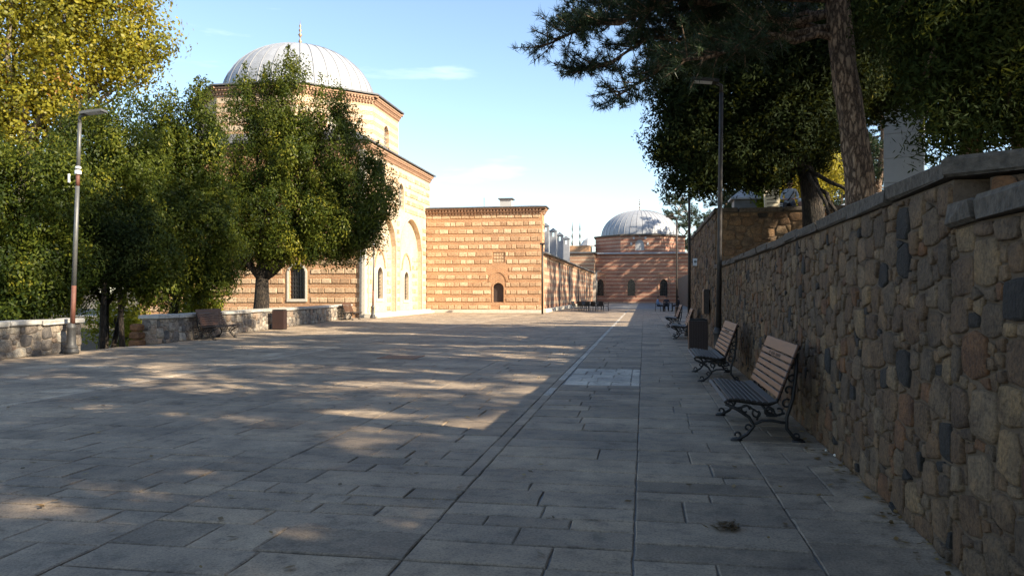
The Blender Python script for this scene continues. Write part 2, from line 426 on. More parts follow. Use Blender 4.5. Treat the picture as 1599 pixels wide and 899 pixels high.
def tag(o, label, cat, group=None, kind=None):
    o['label'] = label; o['category'] = cat
    if group: o['group'] = group
    if kind: o['kind'] = kind
    return o
def struct(o, label=None):
    o['kind'] = 'structure'
    if label: o['label'] = label
    return o
def thing(name, label, cat, loc=(0, 0, 0), rz=0.0, group=None):
    o = bpy.data.objects.new(name, None); COL.objects.link(o); o.empty_display_size = 0.2
    o.location = loc; o.rotation_euler = (0, 0, rz)
    return tag(o, label, cat, group)
def copy_tree(o, parent=None):
    c = o.copy(); COL.objects.link(c)
    if parent is not None: c.parent = parent
    for ch in list(o.children): copy_tree(ch, c)
    return c
def dup(root, label, loc, rz):
    c = copy_tree(root); c.location = loc; c.rotation_euler = (0, 0, rz); c['label'] = label
    return c

# ---- rubble: weighted cells of a random packing, each cell one stone
def clip_half(poly, a, b, c):
    out = []
    for i in range(len(poly)):
        p, q = poly[i], poly[(i + 1) % len(poly)]
        dp, dq = a * p[0] + b * p[1] - c, a * q[0] + b * q[1] - c
        if dp <= 0: out.append(p)
        if (dp < 0 < dq) or (dq < 0 < dp):
            t_ = dp / (dp - dq); out.append((p[0] + (q[0] - p[0]) * t_, p[1] + (q[1] - p[1]) * t_))
    return out
def rubble_cells(W, H, rmax, rmin, rng, asp=1.25, inside=None):
    """returns list of (polygon, centre, r) covering 0..W x 0..H; x is stretched by asp"""
    seeds = []; grid = {}; cs = rmax * 2
    def near(x, y, k=1):
        gx, gy = int(x // cs), int(y // cs)
        for i in range(gx - k, gx + k + 1):
            for j in range(gy - k, gy + k + 1):
                yield from grid.get((i, j), ())
    Wn = W / asp
    area = Wn * H
    for r, cnt in ((rmax, area / (rmax * rmax) * 1.2), (rmax * 0.72 + rmin * 0.28, area / (rmax * rmax) * 3), ((rmax + rmin) / 2, area / (rmax * rmax) * 6), (rmin, area / (rmin * rmin) * 5)):
        for _ in range(int(cnt)):
            x, y = rng.random() * Wn, rng.random() * H
            rr = r * (0.9 + 0.2 * rng.random())
            ok = True
            for (sx, sy, sr) in near(x, y):
                if (sx - x) ** 2 + (sy - y) ** 2 < ((sr + rr) * 0.93) ** 2: ok = False; break
            if ok:
                seeds.append((x, y, rr)); grid.setdefault((int(x // cs), int(y // cs)), []).append((x, y, rr))
    cells = []
    for (x, y, r) in seeds:
        e = rmax * 1.5
        poly = [(max(0, x - e), max(0, y - e)), (min(Wn, x + e), max(0, y - e)), (min(Wn, x + e), min(H, y + e)), (max(0, x - e), min(H, y + e))]
        for (sx, sy, sr) in near(x, y, 2):
            dx, dy = sx - x, sy - y; d2 = dx * dx + dy * dy
            if d2 < 1e-9 or d2 > (4 * rmax) ** 2: continue
            t_ = 0.5 + (r * r - sr * sr) / (2 * d2); px, py = x + dx * t_, y + dy * t_
            nx_, ny_ = (dx, dy * 0.38) if abs(dx) > abs(dy) else (dx * 0.38, dy)      # joints lean towards level and plumb
            poly = clip_half(poly, nx_, ny_, nx_ * px + ny_ * py)
            if len(poly) < 3: break
        if len(poly) >= 3: cells.append(([(px * asp, py) for px, py in poly], (x * asp, y), r))
    return cells
def shrink_round(poly, gap, rng):
    """inset the outline by gap, cut its corners, wobble it a little"""
    cx = sum(p[0] for p in poly) / len(poly); cy = sum(p[1] for p in poly) / len(poly)
    res = []
    n = len(poly)
    # drop very short edges
    pts = []
    for i in range(n):
        p, q = poly[i], poly[(i + 1) % n]
        if math.hypot(p[0] - q[0], p[1] - q[1]) > 0.03: pts.append(p)
    if len(pts) < 3: return None
    n = len(pts); cut = 0.13
    for i in range(n):
        p, q = pts[i], pts[(i + 1) % n]
        for t_ in (cut, 1 - cut):
            res.append((p[0] + (q[0] - p[0]) * t_, p[1] + (q[1] - p[1]) * t_))
    out = []
    for x, y in res:
        dx, dy = x - cx, y - cy; d = math.hypot(dx, dy)
        if d < gap * 1.5: return None
        k = (d - gap * (0.7 + 0.8 * rng.random())) / d
        out.append((cx + dx * k, cy + dy * k))
    return out, (cx, cy)
def stone_geo(poly, c, O, U, N, rng, proud):
    """stone mesh in world coordinates: outline at the mortar, a shoulder ring and a face ring"""
    n = len(poly); vs = []; Z = Vector((0, 0, 1))
    h = proud * (0.55 + 0.9 * rng.random()); tx, ty = (rng.random() - 0.5) * 0.12, (rng.random() - 0.5) * 0.12
    for k, (sc, hh) in enumerate(((1.0, -0.02), (0.975, 0.7), (0.86, 1.0))):
        for (x, y) in poly:
            px, py = c[0] + (x - c[0]) * sc, c[1] + (y - c[1]) * sc
            dep = -0.02 if k == 0 else h * hh + (px - c[0]) * tx + (py - c[1]) * ty + (rng.random() - 0.5) * 0.009
            px += (rng.random() - 0.5) * 0.008; py += (rng.random() - 0.5) * 0.008
            vs.append(O + U * px + Z * py + N * dep)
    fs = []
    for k in range(2):
        for i in range(n):
            j = (i + 1) % n; fs.append((k * n + i, k * n + j, (k + 1) * n + j, (k + 1) * n + i))
    fs.append(tuple(2 * n + i for i in range(n)))
    return vs, fs
def face_stones(segs, rng, rmax, rmin, gap, proud, mat, parent, limit, keep=None):
    """segs: (O, U, N, W, H). The stones that show largest become parts of parent, the rest one 'stuff' part."""
    items = []
    for (O, U, N, W, H) in segs:
        for poly, c, r in rubble_cells(W, H, rmax, rmin, rng):
            if keep and not keep(O + U * c[0] + Vector((0, 0, c[1]))): continue
            sr = shrink_round(poly, gap, rng)
            if sr is None: continue
            pl, cc = sr
            w = O + U * cc[0] + Vector((0, 0, cc[1]))
            pr = project(w); score = 0
            if pr and -40 < pr[0] < 1640 and -40 < pr[1] < 940:
                view = (Vector((0, 0, CAM_H)) - w).normalized()
                score = r * r * abs(view.dot(N)) / pr[2] ** 2
            items.append((score, stone_geo(pl, cc, O, U, N, rng, proud), rng.random()))
    items.sort(key=lambda a: -a[0])
    rest = MB(); cnt = 0
    inv = parent.matrix_world.inverted() if parent.type == 'EMPTY' else None
    for score, (vs, fs), rv in items:
        if cnt < limit and score > 0:
            mb = MB(); mb.rv = rv; mb.addmesh(vs, fs); mb.build('stone', mat, parent, True); cnt += 1
        else:
            rest.rv = rv; rest.addmesh(vs, fs)
    if rest.v:
        o = rest.build('small_stones', mat, parent, True); o['kind'] = 'stuff'
    return cnt

# ---- walls with arched openings: O lower left corner, U along, N outward
def arch_z(t_, spring, rise):
    w = abs(2 * t_ - 1); return spring + rise * max(0.0, 1 - w ** 1.75) ** 0.62
def wall_panel(mb, O, U, N, W, H, ops=(), depth=0.25, z0=0.0):
    Z = Vector((0, 0, 1))
    P = lambda s_, z, d=0.0: O + U * s_ + Z * z - N * d
    cur = 0.0
    for (a, b, sill, spring, rise) in sorted(ops):
        if a > cur: mb.face([P(cur, z0), P(a, z0), P(a, H), P(cur, H)])
        if sill > z0:
            mb.face([P(a, z0), P(b, z0), P(b, sill), P(a, sill)])
            mb.face([P(a, sill), P(b, sill), P(b, sill, depth), P(a, sill, depth)])
        n = 12 if rise > 0 else 1
        zs = [arch_z(i / n, spring, rise) for i in range(n + 1)]; ss = [a + (b - a) * i / n for i in range(n + 1)]
        for i in range(n):
            mb.face([P(ss[i], zs[i]), P(ss[i + 1], zs[i + 1]), P(ss[i + 1], H), P(ss[i], H)])
            mb.face([P(ss[i], zs[i]), P(ss[i], zs[i], depth), P(ss[i + 1], zs[i + 1], depth), P(ss[i + 1], zs[i + 1])])
        for s_ in (a, b): mb.face([P(s_, sill), P(s_, sill, depth), P(s_, spring, depth), P(s_, spring)])
        cur = b
    if cur < W: mb.face([P(cur, z0), P(W, z0), P(W, H), P(cur, H)])
def arch_panel(mb, O, U, N, a, b, sill, spring, rise, depth):
    """flat arched sheet filling an opening at the given depth"""
    Z = Vector((0, 0, 1)); n = 12
    pts = [O + U * a + Z * sill - N * depth, O + U * b + Z * sill - N * depth]
    for i in range(n, -1, -1):
        pts.append(O + U * (a + (b - a) * i / n) + Z * arch_z(i / n, spring, rise) - N * depth)
    mb.face(pts)
def arch_band(mb, O, U, N, a, b, sill, spring, rise, width, out, jamb=True):
    """raised surround following jambs and arch"""
    Z = Vector((0, 0, 1)); n = 14
    inn = [(a, sill)] * 0; o_ = []
    path = ([(a, sill)] if jamb else []) + [(a + (b - a) * i / n, arch_z(i / n, spring, rise)) for i in range(n + 1)] + ([(b, sill)] if jamb else [])
    c = ((a + b) / 2, spring)
    for (x, z) in path:
        dx, dz = x - c[0], max(0, z - c[1]); d = math.hypot(dx, dz) or 1
        o_.append((x + dx / d * width, z + dz / d * width))
    P = lambda p, d: O + U * p[0] + Z * p[1] + N * d
    for i in range(len(path) - 1):
        mb.face([P(path[i], out), P(path[i + 1], out), P(o_[i + 1], out), P(o_[i], out)])
        mb.face([P(o_[i], 0), P(o_[i], out), P(o_[i + 1], out), P(o_[i + 1], 0)])
        mb.face([P(path[i], -0.02), P(path[i], out), P(path[i + 1], out), P(path[i + 1], -0.02)])
def window(parent, O, U, N, a, b, sill, spring, rise, depth, bars=(4, 7), glass='window_dark', frame_w=0.0):
    Z = Vector((0, 0, 1)); mb = MB(); arch_panel(mb, O, U, N, a, b, sill, spring, rise, depth)
    w = mb.build('window', glass, parent)
    g = MB(); top = spring + rise
    for i in range(1, bars[0]):
        t_ = i / bars[0]; x = a + (b - a) * t_; zt = arch_z(t_, spring, rise)
        g.obox(O + U * x + Z * ((sill + zt) / 2) - N * (depth - 0.06), U, N, Z, 0.016, 0.016, (zt - sill) / 2)
    for j in range(1, bars[1]):
        z = sill + (top - sill) * j / bars[1]
        hw = (b - a) / 2
        if z > spring and rise > 0:
            k = min(1, (z - spring) / rise); hw *= max(0.05, (1 - k ** (1 / 0.62)) ** (1 / 1.75))
        g.obox(O + U * ((a + b) / 2) + Z * z - N * (depth - 0.085), U, N, Z, hw, 0.012, 0.014)
    g.build('grille', 'grille_iron', w)
    if frame_w:
        f = MB(); arch_band(f, O, U, N, a, b, sill - 0.0, spring, rise, frame_w, 0.05)
        f.obox(O + U * ((a + b) / 2) + Z * (sill - 0.09), U, N, Z, (b - a) / 2 + frame_w, 0.07, 0.09)
        f.build('frame', 'marble', w)
    return w
_ash = []
def ashlar_meshes():
    for k in range(5):
        mb = MB(); rr = random.Random(50 + k); j = lambda s_: (rr.random() - 0.5) * s_
        vs = []
        for (i, d) in ((0.0, -0.6), (0.0, 0.55), (0.07, 1.0)):
            for (x, z) in ((-.5, -.5), (.5, -.5), (.5, .5), (-.5, .5)):
                sx = x * (1 - i * 1.2) + j(0.07) * (1 if x < 0 else -1) * 0.5; sz = z * (1 - i * 2.2) + j(0.10) * 0.5
                vs.append((sx, -d, sz))
        fs = [(8, 9, 10, 11)]
        for q in range(2):
            for i in range(4): jn = (i + 1) % 4; fs.append((q * 4 + i, q * 4 + jn, q * 4 + 4 + jn, q * 4 + 4 + i))
        mb.rv = rr.random(); mb.addmesh(vs, fs); me = mb.mesh('ashlar_block'); me.materials.append(M['ashlar']); _ash.append(me)
ashlar_meshes()
def ashlar_courses(parent, faces, limit, rng, period=0.61, hgt=0.32, proud=0.045, gap=0.05, lens=(0.42, 0.82)):
    """faces: (O, U, N, W, z0, z1, holes) -> stone courses set in the brickwork"""
    items = []
    for (O, U, N, W, z0, z1, holes) in faces:
        z = z0
        while z + hgt < z1:
            s_ = 0.05
            while s_ < W - 0.15:
                L = min(lens[0] + (lens[1] - lens[0]) * rng.random(), W - 0.04 - s_)
                a, b = s_, s_ + L - gap; hh = hgt * (0.9 + 0.14 * rng.random())
                bad = False
                for (h0, h1, g0, g1) in holes:
                    if b > h0 and a < h1 and z + hh > g0 and z < g1:
                        if h0 - a > 0.14 and h0 - a >= b - h1: b = h0 - 0.02
                        elif b - h1 > 0.14: a = h1 + 0.02
                        else: bad = True
                if not bad and b - a > 0.12:
                    c = O + U * ((a + b) / 2) + Vector((0, 0, z + hgt / 2 + (rng.random() - 0.5) * 0.02))
                    pr = project(c); sc = 0
                    if pr: sc = (b - a) * abs((Vector((0, 0, CAM_H)) - c).normalized().dot(N)) / pr[2] ** 2
                    items.append((sc, c, U, N, b - a, hh))
                s_ += L
            z += period * (0.98 + 0.04 * rng.random())
    items.sort(key=lambda q: -q[0])
    rest = MB()
    for i, (sc, c, U, N, w, h) in enumerate(items):
        me = _ash[rng.randrange(5)]
        mw = Matrix((( U.x * w, -N.x * proud, 0, c.x), (U.y * w, -N.y * proud, 0, c.y), (0, 0, h, c.z), (0, 0, 0, 1)))
        if i < limit:
            o = link('stone_block', me, parent)
            o.location = parent.matrix_world.inverted() @ c if parent else c
            o.location = c - parent.location
            o.rotation_euler = (0, 0, math.atan2(U.y, U.x)); o.scale = (w, proud, h)
        else:
            rest.rv = rng.random()
            rest.addmesh([(mw @ v.co) - parent.location for v in me.vertices], [tuple(p.vertices) for p in me.polygons])
    if rest.v:
        o = rest.build('small_stone_blocks', 'ashlar', parent); o['kind'] = 'stuff'
def cornice(mb, O, U, N, W, z, rows=2, step=0.22, tooth=0.13, outer=0.14):
    """rows of brick teeth under an eave, each row further out; a plain course between"""
    Z = Vector((0, 0, 1))
    for r in range(rows):
        zz = z + r * 0.24; out = outer * (r + 1)
        mb.obox(O + U * (W / 2) + Z * (zz + 0.19) + N * (out / 2 - 0.02), U, N, Z, W / 2 + (out if r else 0.02), out / 2 + 0.03, 0.05)
        n = int(W / step)
        for i in range(n):
            c = O + U * ((i + 0.5) * W / n) + Z * (zz + 0.07) + N * (out / 2 - 0.02)
            mb.obox(c, U, N, Z, tooth / 2, out / 2, 0.07)

# ---- foliage
def unit(rng, n):
    v = rng.normal(size=(n, 3)); return v / np.linalg.norm(v, axis=1, keepdims=True)
def quads_mesh(name, verts, rnd, mat, nv=4):
    """verts (n, nv, 3) -> one mesh of n separate faces with per-face rnd"""
    n = len(verts); me = bpy.data.meshes.new(name)
    me.vertices.add(n * nv); me.loops.add(n * nv); me.polygons.add(n)
    me.vertices.foreach_set('co', verts.astype(np.float32).ravel())
    me.loops.foreach_set('vertex_index', np.arange(n * nv, dtype=np.int32))
    me.polygons.foreach_set('loop_start', np.arange(0, n * nv, nv, dtype=np.int32))
    a = me.attributes.new('rnd', 'FLOAT', 'FACE'); a.data.foreach_set('value', np.clip(rnd, 0, 1).astype(np.float32))
    me.materials.append(M[mat]); me.update(); me.validate()
    return me
def leaves(name, pts, L, Wd, mat, rng, rnd=None, updir=0.4, outward=None):
    n = len(pts)
    a = unit(rng, n); a[:, 2] += updir
    a /= np.linalg.norm(a, axis=1, keepdims=True)
    nn = unit(rng, n)
    if outward is not None:
        nn = nn * 0.75 + outward; nn /= np.linalg.norm(nn, axis=1, keepdims=True) + 1e-9
        a = a - nn * (a * nn).sum(1, keepdims=True) * 0.8; a /= np.linalg.norm(a, axis=1, keepdims=True) + 1e-9
    b = np.cross(a, nn); b /= np.linalg.norm(b, axis=1, keepdims=True) + 1e-9
    l = (L * rng.uniform(0.6, 1.35, n))[:, None]; w = (Wd * rng.uniform(0.6, 1.35, n))[:, None]
    q = np.stack([pts - a * l * 0.5, pts + b * w * 0.5 - a * l * 0.05, pts + a * l * 0.5, pts - b * w * 0.5 - a * l * 0.05], 1)
    if rnd is None: rnd = rng.random(n)
    return quads_mesh(name, q, rnd, mat)
def crown_points(rng, blobs, n, clump=0.35, per=110, fill=0.55, vert=1.25):
    """leaf positions in clumps spread through ellipsoids; returns points, a per-leaf tone"""
    vol = np.array([b[1][0] * b[1][1] * b[1][2] for b in blobs]) ** 0.75; vol /= vol.sum()
    nc = max(4, n // per); bi = rng.choice(len(blobs), nc, p=vol)
    C = np.array([b[0] for b in blobs], float)[bi]; Rr = np.array([b[1] for b in blobs], float)[bi]
    r = fill + (1 - fill) * rng.random(nc) ** 0.6
    cen = C + unit(rng, nc) * Rr * (r * rng.uniform(0.9, 1.08, nc))[:, None]
    size = clump * rng.uniform(0.55, 1.5, nc); tone = rng.normal(0.5, 0.16, nc)
    ci = rng.integers(0, nc, n)
    ud = unit(rng, n); off = ud * (size[ci] * rng.uniform(0.45, 1.0, n) ** 0.5)[:, None] * 1.25 + rng.normal(size=(n, 3)) * 0.06; off[:, 2] *= vert
    crown_points.out = ud * 0.8 + (cen - C)[ci] / (np.linalg.norm((cen - C)[ci], axis=1, keepdims=True) + 1e-9) * 0.6
    return cen[ci] + off, tone[ci] + rng.normal(0, 0.1, n)
def limb(p0, p1, sag, rng, n=6):
    p0, p1 = Vector(p0), Vector(p1); pts = []; L = (p1 - p0).length
    for i in range(n + 1):
        t_ = i / n; p = p0.lerp(p1, t_); p.z += sag * math.sin(math.pi * t_)
        if 0 < i < n: p += Vector((rng.uniform(-1, 1), rng.uniform(-1, 1), rng.uniform(-1, 1))) * L * 0.03
        pts.append(p)
    return pts
def bark_tube(mb, pts, rad, rng, n=22, step=0.11, amp=0.07):
    """trunk with plated, furrowed bark: many rings, radius broken up in tall narrow plates"""
    pts = [Vector(p) for p in pts]; P = []; Rr = []
    for i in range(len(pts) - 1):
        m = max(1, int((pts[i + 1] - pts[i]).length / step))
        for k in range(m):
            f = k / m; P.append(pts[i].lerp(pts[i + 1], f)); Rr.append(rad[i] + (rad[i + 1] - rad[i]) * f)
    P.append(pts[-1]); Rr.append(rad[-1])
    pl = [rng.uniform(-amp, amp) for _ in range(n)]; left = [rng.randrange(1, 6) for _ in range(n)]
    vs = []
    for i, (p, r) in enumerate(zip(P, Rr)):
        for k in range(n):
            left[k] -= 1
            if left[k] <= 0: pl[k] = rng.uniform(-amp, amp) * (1 if k % 2 else 1.5); left[k] = rng.randrange(2, 7)
            a = 2 * math.pi * (k + 0.25 * math.sin(i * 0.7 + k)) / n; rr_ = r * (1 + pl[k] + rng.uniform(-.02, .02))
            vs.append((p.x + rr_ * math.cos(a), p.y + rr_ * math.sin(a), p.z))
    fs = [(i * n + k, i * n + (k + 1) % n, (i + 1) * n + (k + 1) % n, (i + 1) * n + k) for i in range(len(P) - 1) for k in range(n)]
    mb.addmesh(vs, fs)
def taper(r0, r1, n): return [r0 + (r1 - r0) * (i / (n - 1)) for i in range(n)]
def needle_tufts(pts, dirs, rng, k=16, L=0.12, wd=0.009):
    n = len(pts)
    d = np.repeat(dirs, k, 0) * 0.75 + unit(rng, n * k); d /= np.linalg.norm(d, axis=1, keepdims=True)
    p = np.repeat(pts, k, 0) + rng.normal(size=(n * k, 3)) * 0.02
    s_ = np.cross(d, unit(rng, n * k)); s_ /= np.linalg.norm(s_, axis=1, keepdims=True) + 1e-9
    l = (L * rng.uniform(0.7, 1.25, n * k))[:, None]
    q = np.stack([p - s_ * wd * 0.5, p + s_ * wd * 0.5, p + d * l], 1)
    tone = np.repeat(rng.random(n), k) * 0.6 + rng.random(n * k) * 0.4
    return q, tone
def cp(u, v, d):
    """the world point at depth d metres along the view that shows at (u, v) of the photograph: used to lay the plan out"""
    p = FWD * d + RGT * ((u - 799.5) * d / FPX); p.z = CAM_H + (458 - v) * d / FPX
    return p
def wb(mb, name, mats, parent, smooth=False):
    return mb.build(name, mats, parent, smooth, loc=-parent.location)

# ------------------------------------------------------------------ ground
WL0, WL1 = Vector((-14.5, 20.4, 0)), Vector((-18.0, 45.6, 0))       # far left garden wall, plaza face
def left_edge(y):
    if y < 18.4: return -14.85
    if y < 21.2: return -14.6
    return -14.6 - 3.4 * min(1.0, (y - 21.2) / 24.4)
def ground_z(x, y):
    e = left_edge(y) - 0.55
    k = max(0.0, min(1.0, (e - x) / 2.5)); k = k * k * (3 - 2 * k)
    fade = max(0.0, min(1.0, (34 - y) / 10.0))
    far = max(0.0, min(1.0, (x + 60) / 20.0)) if x < -40 else 1.0
    return -0.016 - 1.6 * k * fade * far
xs = [-3000, -800, -250, -100, -60, -48] + [x * 1.0 for x in range(-40, -10)] + [-8, -4, 0, 4, 8, 12, 20, 40, 100, 300, 900, 3000]
ys = [-3000, -800, -200, -60] + [y * 1.5 for y in range(-8, 34)] + [54, 60, 70, 90, 120, 160, 250, 600, 1500, 4000]
mb = MB()
idx = {}
vs = [(x, y, ground_z(x, y)) for y in ys for x in xs]
nx = len(xs); fs = [(j * nx + i, j * nx + i + 1, (j + 1) * nx + i + 1, (j + 1) * nx + i) for j in range(len(ys) - 1) for i in range(nx - 1)]
mb.addmesh(vs, fs)
for k, f in enumerate(mb.f):
    c = [sum(mb.v[i][q] for i in f) / 4 for q in (0, 1)]
    mb.mi[k] = 1 if (c[0] < left_edge(c[1]) - 0.4 and c[1] < 46) or c[0] > 12 or c[0] < -40 or c[1] > 150 else 0
ground = struct(mb.build('ground', ['bedding', 'soil'], None, True))

# paving slabs: bands along the square, rows across each band, slabs of uneven width
rng = random.Random(3)
slabs = []
bands = [(-18.4, -16.6), (-16.6, -14.6), (-14.6, -12.9), (-12.9, -10.8), (-10.8, -8.81), (-8.65, -7.1), (-7.1, -5.2), (-5.2, -3.3), (-3.3, -1.53), (-1.39, -0.06), (-0.06, 1.0), (1.0, 1.98)]
for bi, (a, b) in enumerate(bands):
    y = 1.2 + rng.random() * 0.4
    b0 = b
    while y < 78:
        b = -1.39 if bi == 8 and y < 6.2 else b0
        if bi == 8 and y < 6.2: strip_y = 0
        elif bi == 8 and not strip_y: strip_y = y
        h = rng.choice((0.24, 0.3, 0.36, 0.42, 0.48, 0.56)) * (0.95 + 0.1 * rng.random())
        if y > 40: h *= 1.4
        if bi == 9 and y < 13.0 and y + h > 12.7: h = 13.05 - y
        if bi == 9 and 13.0 < y + h / 2 < 15.9: y = 15.95; continue
        x = a
        while x < b - 0.02:
            w = rng.choice((0.34, 0.48, 0.6, 0.72, 0.9, 1.1)) * (0.92 + 0.16 * rng.random())
            if b - (x + w) < 0.34: w = b - x
            cx, cy = x + w / 2, y + h / 2
            if cx > left_edge(cy) - 0.25 and not (cy > 34 and cx > 5): slabs.append((x, x + w, y, y + h, rng.random() * (0.85 if bi > 4 else 0.7) + (0 if bi > 4 else 0.3), 'paving_slab'))
            x += w
        y += h
for bi in range(6):      # setback area right of the square beyond the terrace corner
    pass
y = 34.1
while y < 78:
    x = 1.98
    while x < 5.0:
        slabs.append((x, x + 1.0, y, y + 0.8, rng.random(), 'paving_slab')); x += 1.0
    y += 0.8
# white strips and the pale inlaid panel
y = strip_y
while y < 60:
    L = 0.9 + rng.random() * 0.5
    worn = y < 14 and rng.random() < 0.25 + 0.6 * (14 - y) / 8
    slabs.append((-1.53, -1.39, y, y + L, rng.random() * 0.6 if not worn else rng.random(), 'paving_slab' if worn else 'white_slab')); y += L
y = 1.2
while y < 60:
    L = 1.0 + rng.random() * 0.6
    slabs.append((-8.81, -8.65, y, y + L, 0.9 + 0.1 * rng.random(), 'paving_slab')); y += L
yr = [13.05, 13.6, 14.2, 14.75, 15.35, 15.93]
for j in range(5):
    xb = [-1.36, -1.1, -0.82, -0.22, -0.07] if j % 2 else [-1.36, -0.95, -0.55, -0.22, -0.07]
    for i in range(4): slabs.append((xb[i], xb[i + 1], yr[j], yr[j + 1], rng.random(), 'white_slab'))
def slab_geo(x0, x1, y0, y1, g, dz):
    g2 = g + 0.012
    t4 = [dz + (rng.random() - 0.5) * 0.004 for _ in range(4)]
    j = lambda: (rng.random() - 0.5) * 0.005
    gy = 0.004 + 0.010 * rng.random(); gz = 0.004 + 0.006 * rng.random()
    c4 = [(x0 + g + j(), y0 + gy + j()), (x1 - g + j(), y0 + gy + j()), (x1 - g + j(), y1 - gz + j()), (x0 + g + j(), y1 - gz + j())]
    o = []
    for i in range(4):
        a, b = c4[i], c4[(i + 1) % 4]; t_ = 0.35 + 0.3 * rng.random(); o.append(a)
        nx_, ny_ = (b[1] - a[1]), -(b[0] - a[0]); l = math.hypot(nx_, ny_); k = -rng.random() * 0.008 / l
        o.append((a[0] + (b[0] - a[0]) * t_ + nx_ * k, a[1] + (b[1] - a[1]) * t_ + ny_ * k))
    cx, cy = (x0 + x1) / 2, (y0 + y1) / 2
    bv = 0.006 + 0.006 * rng.random()
    inn = [(x + (bv if x < cx - .1 * (x1 - x0) else -bv if x > cx + .1 * (x1 - x0) else 0), y + (bv if y < cy - .1 * (y1 - y0) else -bv if y > cy + .1 * (y1 - y0) else 0)) for x, y in o]
    tz = lambda i: t4[i // 2] if i % 2 == 0 else (t4[i // 2] + t4[(i // 2 + 1) % 4]) / 2
    vs = [(x, y, -0.04) for x, y in o] + [(x, y, tz(i) - 0.007) for i, (x, y) in enumerate(o)] + [(x, y, tz(i)) for i, (x, y) in enumerate(inn)]
    fs = [tuple(range(16, 24))]
    for q in range(2):
        for i in range(8): jn = (i + 1) % 8; fs.append((q * 8 + i, q * 8 + jn, q * 8 + 8 + jn, q * 8 + 8 + i))
    return vs, fs
scored = []
for s_ in slabs:
    pr = project(((s_[0] + s_[1]) / 2, (s_[2] + s_[3]) / 2, 0)); sc = 0
    if pr and -100 < pr[0] < 1700 and pr[1] < 960: sc = (s_[1] - s_[0]) * (s_[3] - s_[2]) / pr[2] ** 3
    scored.append((sc, s_))
scored.sort(key=lambda q: -q[0])
rest = {'paving_slab': MB(), 'white_slab': MB()}
for i, (sc, (x0, x1, y0, y1, rv, mt)) in enumerate(scored):
    vs, fs = slab_geo(x0, x1, y0, y1, 0.001 + 0.004 * rng.random() ** 2, (rng.random() - 0.5) * 0.006)
    if i < 300 and sc > 0:
        mb = MB(); mb.rv = rv; mb.addmesh(vs, fs); mb.build('paving_slab', mt, ground)
    else:
        rest[mt].rv = rv; rest[mt].addmesh(vs, fs)
for mt, m_ in rest.items():
    o = m_.build('far_paving_slabs', mt, ground); o['kind'] = 'stuff'

# ------------------------------------------------------------------ terraces on the right
mb = MB()
mb.face([V(2.1, -25, 2.16), V(30, -25, 2.16), V(30, 21.6, 2.16), V(2.1, 21.6, 2.16)])
struct(mb.build('terrace_ground', 'soil'))
mb = MB()
mb.face([V(2.2, 21.6, 3.72), V(40, 21.6, 3.72), V(40, 130, 3.72), V(5.4, 130, 3.72), V(5.4, 34.4, 3.72), V(2.2, 34.4, 3.72)])
struct(mb.build('upper_terrace_ground', 'soil'))

def wall_body(name, path, thick, H, side, mat, z0=-0.1):
    """mortar core along a polyline; side=+1: thickness to the right of travel"""
    mb = MB()
    for (p, q) in zip(path[:-1], path[1:]):
        p, q = Vector((*p, 0)), Vector((*q, 0)); U = (q - p).normalized(); Wd = Vector((U.y, -U.x, 0)) * side
        L = (q - p).length
        mb.obox(p + U * (L / 2) + Wd * (thick / 2) + Vector((0, 0, (H + z0) / 2)), U, Wd, Vector((0, 0, 1)), L / 2 + 0.001, thick / 2, (H - z0) / 2)
    return mb.build(name, mat)
def coping(parent, p, q, H, th, width, over, side, mat, rng, lens=(0.7, 1.3), back=True):
    p, q = Vector((*p, 0)), Vector((*q, 0)); U = (q - p).normalized(); Wd = Vector((U.y, -U.x, 0)) * side
    L = (q - p).length; s_ = 0.0
    while s_ < L - 0.05:
        l = min(lens[0] + (lens[1] - lens[0]) * rng.random(), L - s_)
        if L - s_ - l < 0.3: l = L - s_
        mb = MB(); mb.rv = rng.random(); jz = (rng.random() - 0.5) * 0.014; jo = (rng.random() - 0.5) * 0.02
        hx, hy, hz = l / 2 - 0.009, (width + 2 * over) / 2, th / 2
        mb.box(-hx, hx, -hy, hy, -hz, hz, 0.018)
        mb.v = [(x + rng.uniform(-.008, .008) - .012 * (1 if x > 0 else -1) * rng.random(), y + rng.uniform(-.014, .014), z + rng.uniform(-.009, .009)) for x, y, z in mb.v]
        o = mb.build('coping_slab', mat, parent)
        c = p + U * (s_ + l / 2) + Wd * (width / 2 + jo); c.z = H + th / 2 + 0.003 + jz
        o.location = c; o.rotation_euler = ((rng.random() - .5) * 0.01, (rng.random() - .5) * 0.01, math.atan2(U.y, U.x))
        s_ += l
Zv = Vector((0, 0, 1))
def seg(p, q, z0, H, N=None, flip=1):
    p, q = Vector((*p, z0)), Vector((*q, z0)); U = (q - p).normalized(); Nn = Vector((-U.y, U.x, 0)) * flip
    return (p, U, Nn, (q - p).length, H)
rw = random.Random(21)
